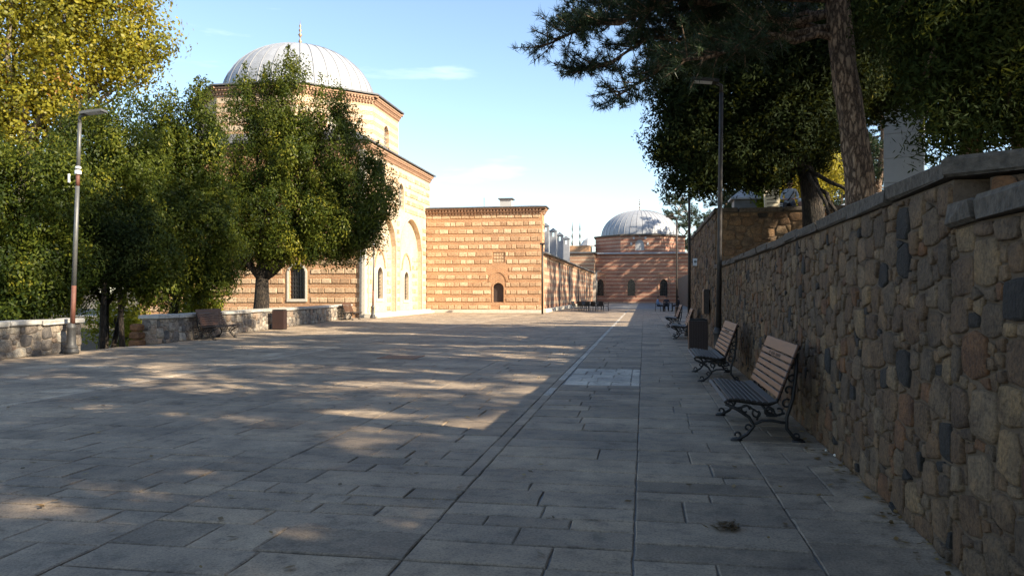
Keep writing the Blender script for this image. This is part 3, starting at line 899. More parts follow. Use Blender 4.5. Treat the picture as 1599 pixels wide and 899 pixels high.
# lower retaining wall along the square (body right of travel, face to the left)
RP = [(1.70, -1.5), (1.75, 4.77), (1.88, 12.0), (1.92, 21.3)]
low = wall_body('retaining_wall', RP[1:], 0.5, 2.20, 1, 'mortar')
tag(low, 'long rubble stone retaining wall in shade beside the benches, topped with grey coping slabs', 'wall')
mb = MB()
mb.obox(V(3.12, 3.95, 2.04), V(0.79, -0.613, 0), V(0.613, 0.79, 0), Zv, 1.4, 0.19, 0.155)
mb.build('corner_return', 'mortar', low)
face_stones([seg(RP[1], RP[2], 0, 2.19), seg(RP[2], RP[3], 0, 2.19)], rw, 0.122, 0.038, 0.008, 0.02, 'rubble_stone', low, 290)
coping(low, (RP[1][0], RP[1][1]), RP[2], 2.20, 0.11, 0.5, 0.06, 1, 'coping_stone', rw)
coping(low, RP[2], RP[3], 2.20, 0.11, 0.5, 0.06, 1, 'coping_stone', rw)
coping(low, (1.70, 4.77 + 0.03), (3.9, 3.06), 2.205, 0.11, 0.42, 0.05, -1, 'coping_stone', rw, (0.7, 1.2))
face_stones([seg((1.898, 4.658), (3.9, 3.1), 2.06, 0.14, flip=-1)], rw, 0.07, 0.04, 0.006, 0.02, 'rubble_stone', low, 10)
near = wall_body('retaining_wall', RP[:2], 0.5, 1.93, 1, 'mortar')
tag(near, 'nearest lower stretch of rubble wall at the right edge, with its own stepped coping', 'wall')
face_stones([seg(RP[0], RP[1], 0, 1.92)], rw, 0.13, 0.036, 0.008, 0.02, 'rubble_stone', near, 200)
coping(near, RP[0], (1.75, 4.76), 1.93, 0.125, 0.5, 0.06, 1, 'coping_stone', rw, (0.6, 1.0))
# tall terrace wall beyond: cross wall and the stretch running away
tall = wall_body('terrace_wall', [(1.92, 21.3), (1.92, 34.0)], 0.5, 3.72, 1, 'mortar')
tag(tall, 'tall rubble terrace wall running away behind the far lamp posts', 'wall')
mb = MB(); mb.obox(V(5.95, 34.2, 1.8), V(1, 0, 0), V(0, 1, 0), Zv, 3.53, 0.2, 1.92); mb.build('corner_return', 'mortar', tall)
face_stones([seg((1.92, 21.3), (1.92, 34.0), 0, 3.7)], rw, 0.16, 0.06, 0.011, 0.025, 'rubble_stone', tall, 240)
coping(tall, (1.92, 21.3), (1.92, 34.0), 3.72, 0.12, 0.5, 0.06, 1, 'coping_stone', rw)
cross = wall_body('terrace_wall', [(2.43, 21.3), (12.0, 21.3)], 0.5, 3.72, -1, 'mortar', 2.0)
tag(cross, 'dark upper terrace wall facing the camera above the retaining wall', 'wall')
face_stones([seg((1.95, 21.3), (8.5, 21.3), 2.2, 1.5, flip=-1)], rw, 0.14, 0.06, 0.011, 0.025, 'rubble_stone', cross, 180)
coping(cross, (2.5, 21.3), (12.0, 21.3), 3.72, 0.12, 0.5, 0.06, -1, 'coping_stone', rw)
farw = wall_body('terrace_wall', [(5.0, 34.4), (5.0, 118.0)], 0.4, 3.75, 1, 'mortar')
tag(farw, 'set-back terrace wall far down the right side behind the seated people', 'wall')

# low garden walls on the left
lw = random.Random(33)
g1 = wall_body('garden_wall', [(-14.85, 6.0), (-14.85, 18.3)], 0.45, 0.76, -1, 'pale_mortar', -1.7)
tag(g1, 'low sunlit stone garden wall behind the grey lamp post', 'wall')
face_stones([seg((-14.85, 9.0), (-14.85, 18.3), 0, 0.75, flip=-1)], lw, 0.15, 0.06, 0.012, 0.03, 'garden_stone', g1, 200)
coping(g1, (-14.85, 6.0), (-14.85, 18.36), 0.76, 0.12, 0.45, 0.09, -1, 'pale_coping', lw, (0.9, 1.4))
g2 = wall_body('garden_wall', [(-14.6, 21.2), (-18.0, 45.6)], 0.45, 0.76, -1, 'pale_mortar', -1.7)
tag(g2, 'long low stone garden wall behind the left benches and litter bin', 'wall')
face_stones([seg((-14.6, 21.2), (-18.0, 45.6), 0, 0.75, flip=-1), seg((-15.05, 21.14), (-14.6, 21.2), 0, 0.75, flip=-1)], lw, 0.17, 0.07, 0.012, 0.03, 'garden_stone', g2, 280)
coping(g2, (-14.6, 21.14), (-18.0, 45.6), 0.76, 0.12, 0.45, 0.09, -1, 'pale_coping', lw, (1.0, 1.6))
# broken stone pier beside the gap
pier = thing('stone_pier', 'short broken stone pier standing in the gap of the left garden wall', 'pier', (cp(214, 545, 23.2).x, cp(214, 545, 23.2).y, -0.55))
for k in range(5):
    mb = MB(); r_ = 0.19 - 0.012 * k; mb.box(-r_, r_, -r_, r_, k * 0.24, k * 0.24 + 0.225, 0.05); mb.rv = 0.35; o = mb.build('stone', 'rubble_stone', pier); o.rotation_euler = (0, 0, rw.uniform(-.25, .25))

# ------------------------------------------------------------------ domed octagonal building (left)
UX, UY, NX, NY = V(1, 0, 0), V(0, 1, 0), V(1, 0, 0), V(0, -1, 0)
X0, X1, Y0, Y1, HB = -33.3, -17.5, 46.5, 61.7, 10.75
CX, CY = -25.4, 54.1
oct_ = thing('domed_building', 'large brick and stone domed building with octagonal drum behind the left trees', 'building', (CX, CY, 0))
rb = random.Random(9)
# front face (towards the camera)
Of = V(X0, Y0, 0)
fw = [(-22.04 - X0 - 0.56, -22.04 - X0 + 0.56, 1.2, 2.95, 0.45), (-28.8 - X0 - 0.56, -28.8 - X0 + 0.56, 1.2, 2.95, 0.45)]
mb = MB(); wall_panel(mb, Of, UX, NY, X1 - X0, HB + .45, fw, 0.3)
mb.face([V(X0, Y0, 0), V(X0, Y1, 0), V(X0, Y1, HB), V(X0, Y0, HB)])
mb.face([V(X0, Y1, 0), V(X1, Y1, 0), V(X1, Y1, HB), V(X0, Y1, HB)])
wb(mb, 'wall', 'brick', oct_)
for w in fw:
    o = window(oct_, Of, UX, NY, *w, 0.28, (6, 8), frame_w=0.13); o.location = -oct_.location
# right face: two tall blind arches, windows inside them, an upper window between
Or = V(X1, Y0, 0)
arches = [(0.85, 6.3, 0.0, 4.9, 2.3), (7.35, 12.75, 0.0, 4.9, 2.3)]
up = (7.0, 8.2, 7.7, 9.0, 0.6)
mb = MB(); wall_panel(mb, Or, UY, NX, Y1 - Y0, 7.45, arches, 0.32)
wall_panel(mb, Or, UY, NX, Y1 - Y0, HB + .45, [up], 0.25, z0=7.45)
wb(mb, 'side_wall', 'sunlit_brick', oct_)
rw_ = [(3.8 - 0.55, 3.8 + 0.55, 1.2, 2.9, 0.45), (9.7 - 0.55, 9.7 + 0.55, 1.05, 2.75, 0.45)]
mb = MB(); wall_panel(mb, Or - NX * 0.32, UY, NX, Y1 - Y0, 7.4, rw_, 0.25)
wb(mb, 'niche_wall', 'sunlit_brick', oct_)
for w in rw_:
    o = window(oct_, Or - NX * 0.32, UY, NX, *w, 0.22, (5, 9), frame_w=0.14); o.location = -oct_.location
    mb = MB(); arch_band(mb, Or - NX * 0.32, UY, NX, w[0] - 0.45, w[1] + 0.45, 2.9, 3.3, 1.15, 0.16, 0.06, False); wb(mb, 'relieving_arch', 'brick', oct_)
for a in arches:
    mb = MB(); arch_band(mb, Or, UY, NX, a[0], a[1], 0.0, a[3], a[4], 0.17, 0.05); wb(mb, 'arch_moulding', 'sunlit_brick', oct_)
o = window(oct_, Or, UY, NX, *up, 0.2, (4, 6), 'marble'); o.location = -oct_.location
ashlar_courses(oct_, [(Of, UX, NY, X1 - X0, 0.35, 5.2, [(f[0] - 0.3, f[1] + 0.3, 0.9, 3.65) for f in fw]),
                      (Or, UY, NX, Y1 - Y0, 7.6, 10.6, [(up[0] - 0.2, up[1] + 0.2, 7.5, 9.8)]),
                      (Or, UY, NX, 0.8, 0.35, 7.3, []), (Or + UY * 6.5, UY, NX, 0.75, 0.35, 7.3, []), (Or + UY * 12.95, UY, NX, 2.2, 0.35, 7.3, []),
                      (Or - NX * 0.32 + UY * 0.9, UY, NX, 5.3, 0.35, 4.7, [(1.3, 4.4, 0, 4.8)]),
                      (Or - NX * 0.32 + UY * 7.4, UY, NX, 5.3, 0.35, 4.7, [(0.7, 3.9, 0, 4.8)])], 300, rb)
mb = MB()
for (O_, U_, N_, W_) in ((Of, UX, NY, X1 - X0), (Or, UY, NX, Y1 - Y0)): cornice(mb, O_, U_, N_, W_, HB - 0.05, 2)
wb(mb, 'cornice', 'eave_brick', oct_)
mb = MB(); mb.box(X1 + 0.02, X1 + 0.45, Y0 - 0.1, Y1 - 1.2, -0.05, 0.28, 0.03); mb.box(X1 + 0.46, X1 + 0.85, Y0 + 0.1, Y1 - 1.6, -0.05, 0.13, 0.03); wb(mb, 'plinth', 'marble', oct_)
mb = MB(); mb.box(X1 - 0.3, X1 + 0.06, Y0 - 0.06, Y0 + 0.26, -0.05, HB - 0.05, 0.02); wb(mb, 'corner_pilaster', 'marble', oct_)
# lead skirt roof between block and drum
e = 0.42; mb = MB()
lo = [V(X0 - e, Y0 - e, HB + 0.5), V(X1 + e, Y0 - e, HB + 0.5), V(X1 + e, Y1 + e, HB + 0.5), V(X0 - e, Y1 + e, HB + 0.5)]
lo2 = [p + Zv * 0.09 for p in lo]; hi = [V(CX + sx * 6.6, CY + sy * 6.6, HB + 1.5) for sx, sy in ((-1, -1), (1, -1), (1, 1), (-1, 1))]
for i in range(4):
    j = (i + 1) % 4; mb.face([lo[i], lo[j], lo2[j], lo2[i]]); mb.face([lo2[i], lo2[j], hi[j], hi[i]])
mb.face(lo[::-1]); mb.face(hi)
wb(mb, 'skirt_roof', 'lead_dark', oct_)
# octagonal drum
def octagon(cx, cy, a, z): 
    r = a / math.cos(math.pi / 8); return [V(cx + r * math.cos(math.pi / 8 + k * math.pi / 4), cy + r * math.sin(math.pi / 8 + k * math.pi / 4), z) for k in range(8)]
DA, DZ0, DZ1 = 6.75, HB + 0.2, 14.85
lowr = octagon(CX, CY, DA, 0)
mb = MB(); mc = MB(); wins = []
for k in range(8):
    p, q = lowr[k], lowr[(k + 1) % 8]; U_ = (q - p).normalized(); N_ = V(U_.y, -U_.x, 0); W_ = (q - p).length
    op = [(W_ / 2 - 0.55, W_ / 2 + 0.55, 12.1, 13.3, 0.55)]
    wall_panel(mb, p, U_, N_, W_, DZ1 + .45, op, 0.3, DZ0); wins.append((p, U_, N_, op[0]))
    cornice(mc, p, U_, N_, W_, DZ1 - 0.05, 2)
drum = wb(mb, 'drum', 'drum_masonry', oct_)
for (p, U_, N_, op) in wins:
    window(drum, p, U_, N_, *op, 0.25, (4, 6), 'marble')
wb(mc, 'drum_cornice', 'eave_brick', oct_)
mb = MB(); o1, o2 = octagon(CX, CY, DA + 0.42, DZ1 + 0.5), octagon(CX, CY, DA + 0.42, DZ1 + 0.6); o3 = octagon(CX, CY, 5.8, DZ1 + 0.95)
for i in range(8):
    j = (i + 1) % 8; mb.face([o1[i], o1[j], o2[j], o2[i]]); mb.face([o2[i], o2[j], o3[j], o3[i]])
mb.face(o1[::-1]); mb.face(o3); wb(mb, 'drum_roof', 'lead_dark', oct_)
def dome(parent, cx, cy, z0, r, h, nseam, finial_h, n=64, mat='lead'):
    mb = MB(); prof = []
    for i in range(15):
        a = math.pi / 2 * i / 14; prof.append((max(0.02, r * math.cos(a) ** 0.92), z0 + h * math.sin(a)))
    mb.lathe([(r + 0.02, z0 - 0.3)] + prof, (cx, cy, 0), n)
    d = wb(mb, 'dome', mat, parent, True)
    rib = MB(); pts = [V(p[0] + 0.015, 0, p[1]) for p in prof[:-1]]
    rib.tube(pts, 0.032 * r / 6, 5); me = rib.mesh('seam'); me.materials.append(M['seam_lead'])
    for k in range(nseam):
        o = link('seam', me, d); o.location = (cx, cy, 0); o.rotation_euler = (0, 0, 2 * math.pi * (k + 0.5) / nseam)
    f = MB(); s_ = finial_h
    f.lathe([(0.22 * s_ / 2, 0), (0.10 * s_ / 2, 0.08 * s_), (0.05 * s_ / 2, 0.16 * s_), (0.13 * s_ / 2, 0.24 * s_), (0.04 * s_ / 2, 0.32 * s_), (0.03 * s_ / 2, 0.38 * s_), (0.15 * s_ / 2, 0.47 * s_), (0.03 * s_ / 2, 0.55 * s_), (0.11 * s_ / 2, 0.63 * s_), (0.025 * s_ / 2, 0.7 * s_), (0.08 * s_ / 2, 0.78 * s_), (0.02 * s_ / 2, 0.85 * s_), (0.004, s_)], (cx, cy, z0 + h - 0.03), 12)
    wb(f, 'finial', 'gilt', parent, True)
    return d
dome(oct_, CX, CY, DZ1 + 0.62, 5.6, 4.45, 36, 2.15)

# ------------------------------------------------------------------ central brick block
BX0, BX1, BY, BH = -17.45, -7.95, 60.5, 7.9
cb = thing('brick_block', 'square banded brick and stone block with small arched door in the middle', 'building', (-12.7, BY, 0))
Oc = V(BX0, BY, 0); Wc = BX1 - BX0
dr = (-11.5 - BX0 - 0.44, -11.5 - BX0 + 0.44, 0.85, 2.05, 0.35)
nic = (-11.45 - BX0 - 0.48, -11.45 - BX0 + 0.48, 4.0, 4.85, 0.0)
mb = MB(); wall_panel(mb, Oc, UX, NY, Wc, 3.6, [dr], 0.3); wall_panel(mb, Oc, UX, NY, Wc, BH + .45, [nic], 0.14, 3.6)
wall_panel(mb, V(BX1, BY, 0), UY, NX, 1.3, BH + .45)
mb.face([V(BX0, BY + 1.3, 4), V(BX1, BY + 1.3, 4), V(BX1, BY + 1.3, BH + .45), V(BX0, BY + 1.3, BH + .45)])
wb(mb, 'wall', 'brick', cb)
mb = MB(); arch_panel(mb, Oc, UX, NY, *dr, 0.2); d_ = wb(mb, 'door', 'shutter', cb)
mb = MB(); arch_band(mb, Oc, UX, NY, *dr, 0.09, 0.03); mb.build('frame', 'brick', d_)
mb = MB(); arch_band(mb, Oc, UX, NY, dr[0] - 0.22, dr[1] + 0.22, 2.3, 2.5, 0.75, 0.16, 0.04, False); wb(mb, 'relieving_arch', 'brick', cb)
mb = MB()
mb.obox(Oc + UX * ((nic[0] + nic[1]) / 2) + Zv * 4.43 + V(0, 0.12, 0), UX, V(0, 1, 0), Zv, 0.48, 0.02, 0.43)
for i in range(4):
    for j in range(3):
        c = Oc + UX * (nic[0] + 0.14 + i * 0.225) + Zv * (4.17 + j * 0.27) + V(0, 0.08, 0)
        mb.obox(c, UX, V(0, 1, 0), Zv, 0.085, 0.03, 0.10)
wb(mb, 'lattice_niche', 'ashlar', cb)
ashlar_courses(cb, [(Oc, UX, NY, Wc, 0.28, BH + 0.1, [(dr[0] - 0.18, dr[1] + 0.18, 0.6, 2.5), (dr[0] - 0.42, dr[1] + 0.42, 2.45, 3.4), (nic[0] - 0.05, nic[1] + 0.05, 3.9, 4.95)]),
                    (V(BX1, BY, 0), UY, NX, 1.3, 5.2, BH - 0.1, [])], 290, rb, lens=(0.38, 0.95), gap=0.06)
mb = MB(); cornice(mb, Oc, UX, NY, Wc, BH - 0.02, 2, 0.26, 0.15); cornice(mb, V(BX1, BY, 0), UY, NX, 1.3, BH - 0.02, 2, 0.26, 0.15); wb(mb, 'cornice', 'eave_brick', cb)
mb = MB(); e = 0.4
lo = [V(BX0 + 0.05, BY - e, BH + 0.48), V(BX1 + e, BY - e, BH + 0.48), V(BX1 + e, BY + 1.6, BH + 0.48), V(BX0 + 0.05, BY + 1.6, BH + 0.48)]
hi = [V(BX0 + 0.05, BY + .6, BH + 0.7), V(BX1 - .6, BY + .6, BH + 0.7), V(BX1 - .6, BY + 1.2, BH + 0.7), V(BX0 + 0.05, BY + 1.2, BH + 0.7)]
lo2 = [p + Zv * 0.07 for p in lo]
for i in range(4): j = (i + 1) % 4; mb.face([lo[i], lo[j], lo2[j], lo2[i]]); mb.face([lo2[i], lo2[j], hi[j], hi[i]])
mb.face(lo[::-1]); mb.face(hi); wb(mb, 'roof', 'lead_dark', cb)
mb = MB(); c = cp(791, 322, 61.8); mb.box(c.x - 0.48, c.x + 0.48, c.y - 0.4, c.y + 0.4, BH + 0.4, 9.05, 0.03); ch = wb(mb, 'chimney', 'white_plaster', cb)
mb = MB(); mb.box(c.x - 0.6, c.x + 0.6, c.y - 0.52, c.y + 0.52, 9.051, 9.16, 0.02); mb.build('chimney_cap', 'lead_dark', ch)
mb = MB(); mb.box(BX0 + 0.1, BX1 + 0.12, BY - 0.14, BY - 0.01, -0.05, 0.24, 0.02); wb(mb, 'plinth', 'marble', cb)
mb = MB(); c = cp(756, 322, 62.0); mb.tube([V(c.x, c.y, BH + 0.5), V(c.x, c.y, BH + 1.35)], 0.03, 6); wb(mb, 'vent_pipe', 'lead_dark', cb)

# wing running away to the right of the block
wg = thing('long_wing', 'long low wing with dappled brick wall running away beyond the brick block', 'building', (-8.05, 90, 0))
mb = MB(); Ow = V(-8.05, BY + 5.02, 0)
wall_panel(mb, V(-8.02, BY + 0.6, 0), UY, NX, 124 - BY - 0.6, 4.75)
mb.face([V(-8.02, 124, 0), V(-17, 124, 0), V(-17, 124, 4.75), V(-8.02, 124, 4.75)])
wb(mb, 'wall', 'wing_masonry', wg)
mb = MB(); cornice(mb, V(-8.02, BY + 5.0, 0), UY, NX, 124 - BY - 5.0, 4.5, 1, 0.4, 0.2, 0.16); wb(mb, 'cornice', 'eave_brick', wg)
mb = MB(); mb.addmesh([V(-7.65, BY + 0.45, 4.76), V(-7.65, 124.3, 4.76), V(-7.65, 124.3, 4.86), V(-7.65, BY + 0.45, 4.86), V(-12, BY + 5.3, 5.35), V(-12, 124.3, 5.35), V(-12, BY + 5.3, 4.76), V(-12, 124.3, 4.76), V(-8.3, BY + 0.45, 4.95), V(-8.3, BY + 0.45, 4.76)],
                      [(0, 1, 2, 3), (3, 2, 5, 4), (0, 6, 7, 1), (1, 7, 5, 2), (0, 3, 8, 9)]); wb(mb, 'roof', 'lead_dark', wg)
mb = MB(); mb.box(-8.01, -7.75, BY + 0.7, 123.5, -0.05, 0.3, 0.03); wb(mb, 'plinth', 'marble', wg)
for yy in (73, 83, 95, 108):
    mb = MB(); mb.tube([V(-7.93, yy, 0.3), V(-7.93, yy, 4.5)], 0.06, 8); wb(mb, 'downpipe', 'lead_dark', wg)
mb = MB(); mb.box(-8.04, -7.6, 123.4, 124.2, 0, 4.7, 0.02); wb(mb, 'corner_pilaster', 'marble', wg)
# four stone chimneys behind the wing
for k, (u, vt, d) in enumerate(((852, 348, 70), (864, 356, 77), (874, 362.5, 85), (884, 368, 93))):
    b_ = cp(u, 440, d); top = cp(u, vt, d).z; hw = 5.3 * d / FPX
    t_ = thing('stone_chimney', ('nearest', 'second nearest', 'third nearest', 'farthest')[k] + ' of the four grey stone chimneys above the wing roof', 'chimney', (b_.x, b_.y, 4.8), 0, 'grey chimneys in a row above the wing')
    H_ = top - 4.8; mb = MB(); ins = hw * 0.35; z1 = H_ - hw * 2.6; z2 = H_ - hw * 1.3
    mb.box(-hw, hw, -hw, hw, 0, z1)
    for sx in (-1, 1):
        for sy in (-1, 1): mb.box(min(sx * ins, sx * hw), max(sx * ins, sx * hw), min(sy * ins, sy * hw), max(sy * ins, sy * hw), z1 - 0.001, z2)
    mb.box(-hw, hw, -hw, hw, z2 - 0.002, z2 + hw * 0.25); mb.build('shaft', 'chimney_stone', t_)
    mb = MB(); mb.lathe([(hw * 1.62, z2 + hw * 0.252), (hw * 1.62, z2 + hw * 0.4), (0.02, H_)], (0, 0, 0), 4, math.pi / 4); mb.build('cap', 'cap_lead', t_)
# block at the end of the wing
eb = thing('end_block', 'brick block with small lead cap between the wing and the far dome', 'building', (-11, 124.5, 0))
mb = MB(); mb.box(-16.5, -7.9, 124.4, 134, 0, 8.0); wb(mb, 'wall', 'wing_masonry', eb)
mb = MB(); mb.box(-16.8, -7.6, 124.1, 134.2, 8.01, 8.25, 0.03); wb(mb, 'roof', 'lead_dark', eb)
mb = MB(); mb.box(-15.5, -8.9, 128, 134, 8.26, 9.5); wb(mb, 'upper_wall', 'brick', eb)
mb = MB(); mb.lathe([(1.3, 9.5), (1.3, 9.7), (0.8, 10.5), (0.05, 11.0), (0.03, 12.2)], (-9.4, 131, 0), 8); wb(mb, 'cap', 'lead', eb)
for xx, yy in ((-21, 150), (-11.5, 165)):
    mb = MB(); h_ = 0; c = (xx, yy, 0)
    t_ = thing('distant_finial', ('left' if xx == -21 else 'right') + ' one of two thin finial masts rising behind the end block', 'mast', (cp(895, 400, 150).x if xx == -21 else cp(907, 400, 150).x, 148, 0), 0, 'finial masts behind the end block')
    mb.lathe([(0.9, 0), (0.7, 9.0), (0.12, 9.4), (0.08, 10.5), (0.22, 11.2), (0.06, 11.9), (0.2, 12.6), (0.05, 13.3), (0.15, 13.9), (0.01, 15.6)], (0, 0, 0), 10)
    mb.build('mast', 'lead_dark', t_)

# ------------------------------------------------------------------ far domed building
fd = thing('domed_building', 'far brick building with grey lead dome closing the end of the square', 'building', (-0.4, 128, 0))
Ofd = V(-7.9, 128, 0); Wf = 15.0
fo = []
for u in (937, 986, 1036):
    xw = cp(u, 450, 127.5).x - Ofd.x; fo.append((max(0.25, xw - 0.62), xw + 0.62, 1.15, 3.1, 0.8))
mb = MB(); wall_panel(mb, Ofd, UX, NY, Wf, 8.0, fo, 0.4); wall_panel(mb, V(7.1, 128, 0), UY, NX, 15, 8.0); wall_panel(mb, V(-7.9, 128, 0), UY, -NX, 15, 8.0)
wb(mb, 'wall', 'far_masonry', fd)
for w in fo:
    o = window(fd, Ofd, UX, NY, *w, 0.36, (4, 6)); o.location = -fd.location
    mb = MB(); a, b = w[0] - 0.22, w[1] + 0.22
    for (p, q, r_, s_) in ((a - 0.12, a, 1.0, 4.6), (b, b + 0.12, 1.0, 4.6), (a - 0.12, b + 0.12, 4.6, 4.75)):
        mb.obox(Ofd + UX * ((p + q) / 2) + Zv * ((r_ + s_) / 2) + NY * 0.03, UX, NY, Zv, (q - p) / 2, 0.05, (s_ - r_) / 2)
    mb.build('surround', 'eave_brick', o)
mb = MB(); mb.box(-8.3, 7.5, 127.6, 143.4, 8.01, 8.3, 0.03); wb(mb, 'skirt_roof', 'lead', fd)
mb = MB(); lowr = octagon(-0.7, 135.5, 7.5, 0); mc = MB()
for k in range(8):
    p, q = lowr[k], lowr[(k + 1) % 8]; U_ = (q - p).normalized(); N_ = V(U_.y, -U_.x, 0); W_ = (q - p).length
    wall_panel(mb, p, U_, N_, W_, 11.0, [(W_ / 2 - 0.75, W_ / 2 + 0.75, 8.6, 9.7, 0.75)] if k == 5 else [], 0.3, 8.25)
    if k != 5: continue
    arch_panel(mc, p, U_, N_, W_ / 2 - 0.75, W_ / 2 + 0.75, 8.6, 9.7, 0.75, 0.2)
    for a in range(9):
        an = math.pi * a / 8; c = p + U_ * (W_ / 2 + math.cos(an) * 1.35) + Zv * (9.7 + math.sin(an) * 1.35) + N_ * 0.04
        if a % 2 == 0: mc.obox(c, U_, N_, Zv, 0.16, 0.05, 0.2)
wb(mb, 'drum', 'far_masonry', fd); wb(mc, 'drum_windows', 'white_plaster', fd)
mb = MB(); o1, o2, o3 = octagon(-0.7, 135.5, 7.75, 11.0), octagon(-0.7, 135.5, 7.75, 11.25), octagon(-0.7, 135.5, 6.3, 11.45)
for i in range(8): j = (i + 1) % 8; mb.face([o1[i], o1[j], o2[j], o2[i]]); mb.face([o2[i], o2[j], o3[j], o3[i]])
mb.face(o1[::-1]); mb.face(o3); wb(mb, 'drum_roof', 'coping_stone', fd)
dome(fd, -0.7, 135.5, 11.3, 6.65, 4.65, 40, 2.4)
# ------------------------------------------------------------------ trees
nr = np.random.default_rng(5)
def blobs_px(lst, d, base):
    out = []
    for (u, v, rx, ry, rz) in lst:
        c = cp(u, v, d); out.append(((c.x - base.x, c.y - base.y, c.z - base.z), (rx, ry, rz)))
    return out
def leafy_tree(name, label, cat, base, blobs, n, L, Wd, mat, trunk_pts, trunk_r, bark_m, limbs=8, clump=0.34, fill=0.5, vert=1.3, spires=0, per=110, group=None, seed=1, updir=0.45):
    t_ = thing(name, label, cat, base, 0, group); rg = np.random.default_rng(seed); rr = random.Random(seed)
    mb = MB(); pts = [Vector(p) for p in trunk_pts]; mb.tube(pts, taper(trunk_r, trunk_r * 0.6, len(pts)), 12)
    mb.build('trunk', bark_m, t_, True)
    mb = MB(); top = pts[-1]
    for k in range(limbs):
        b = blobs[k % len(blobs)]; q = Vector(b[0]) + Vector((rr.uniform(-.6, .6) * b[1][0], rr.uniform(-.6, .6) * b[1][1], rr.uniform(-.3, .6) * b[1][2]))
        s0 = top if k % 2 == 0 else pts[len(pts) // 2 + (len(pts) > 3)]
        l = limb(s0, q, rr.uniform(0, .5), rr); mb.tube(l, taper(trunk_r * 0.45, 0.02, len(l)), 7)
    mb.build('limbs', bark_m, t_, True)
    P, tone = crown_points(rg, blobs, n, clump, per, fill, vert)
    out = crown_points.out
    if spires:
        ex = []; et = []
        for k in range(spires):
            b = blobs[rr.randrange(len(blobs))]
            a = rr.uniform(0, 6.28); q = rr.uniform(0, .8)
            px, py = b[0][0] + math.cos(a) * q * b[1][0], b[0][1] + math.sin(a) * q * b[1][1]
            pz = b[0][2] + b[1][2] * math.sqrt(max(0, 1 - q * q)) * 0.93; hh = rr.uniform(.5, 1.25); m_ = int(hh * 120)
            z = rg.random(m_) ** 1.4; w = (1 - z) * 0.17 + 0.03
            ex.append(np.stack([px + rg.normal(size=m_) * w, py + rg.normal(size=m_) * w, pz + z * hh - 0.2], 1)); et.append(rg.normal(.6, .2, m_))
        out = np.concatenate([out] + [unit(rg, len(e_)) for e_ in ex]); P = np.concatenate([P] + ex); tone = np.concatenate([tone] + et)
    link('crown', leaves('crown', P, L, Wd, mat, rg, tone, updir, out), t_)
    return t_
def trunk_to(base, p, n=5, seed=0, wob=0.08):
    rr = random.Random(seed); e = Vector(p) - Vector(base)
    return [Vector((e.x * i / (n - 1) + (rr.uniform(-wob, wob) if 0 < i < n - 1 else 0), e.y * i / (n - 1) + (rr.uniform(-wob, wob) if 0 < i < n - 1 else 0), e.z * i / (n - 1))) for i in range(n)]

bA = V(-17.55, 33.2, -0.3)
leafy_tree('evergreen_tree', 'tall broad evergreen tree with thick dark trunk in front of the domed building', 'tree', bA,
           blobs_px([(385, 225, 1.1, 1.2, 3.3), (418, 200, .9, 1.0, 2.6), (452, 205, 1.1, 1.2, 3.4), (512, 240, 1.2, 1.3, 3.3), (555, 300, 1.6, 1.6, 2.8), (585, 320, 1.0, 1.2, 1.9), (440, 330, 2.8, 2.3, 2.0), (530, 350, 2.0, 1.8, 1.6), (470, 270, 1.8, 1.8, 2.6), (365, 330, 1.6, 1.5, 1.9), (490, 385, 1.8, 1.6, .75), (365, 395, 1.0, 1.3, .8), (430, 385, 2.0, 1.7, .7)], 36, bA),
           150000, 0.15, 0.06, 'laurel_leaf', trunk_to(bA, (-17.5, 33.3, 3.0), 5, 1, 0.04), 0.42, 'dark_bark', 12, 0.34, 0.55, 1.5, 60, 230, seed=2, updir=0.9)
bB = cp(270, 540, 31.8); bB.z = -1.2
leafy_tree('evergreen_tree', 'evergreen tree of middle height left of the tall broad one', 'tree', bB,
           blobs_px([(312, 235, 0.9, 1.0, 2.5), (285, 260, .8, 1, 2.2), (250, 250, 0.9, 1.1, 2.7), (270, 300, 1.6, 1.5, 2.2), (275, 370, 2.2, 2.0, 2.0), (330, 360, 1.3, 1.3, 1.7), (240, 400, 1.4, 1.4, 1.6), (300, 430, 1.2, 1.2, .9), (325, 435, .9, .9, .7), (265, 450, 1.0, 1.0, .6)], 31, bB),
           105000, 0.145, 0.06, 'laurel_leaf', trunk_to(bB, (bB.x, bB.y + .2, 2.2), 5, 2), 0.24, 'dark_bark', 10, 0.32, 0.55, 1.5, 46, 230, seed=3, updir=0.9)
bC = cp(160, 560, 27.6); bC.z = -1.6
leafy_tree('evergreen_tree', 'evergreen tree rising behind the gap in the garden wall', 'tree', bC,
           blobs_px([(205, 240, 0.9, 1.0, 2.2), (170, 250, .8, 1, 2.0), (130, 260, 1.0, 1.1, 2.0), (165, 300, 1.6, 1.5, 2.0), (165, 375, 2.1, 1.8, 2.0), (215, 400, 1.2, 1.2, 1.6), (100, 360, 1.2, 1.2, 1.7), (100, 430, 1.0, 1.0, 1.2), (235, 400, .9, .9, 1.0), (238, 445, .8, .8, .6)], 27, bC),
           90000, 0.14, 0.058, 'laurel_leaf', trunk_to(bC, (bC.x, bC.y + .2, 2.0), 5, 3), 0.2, 'dark_bark', 10, 0.31, 0.55, 1.5, 40, 230, seed=4, updir=0.9)
bD = cp(15, 560, 24.4); bD.z = -1.6
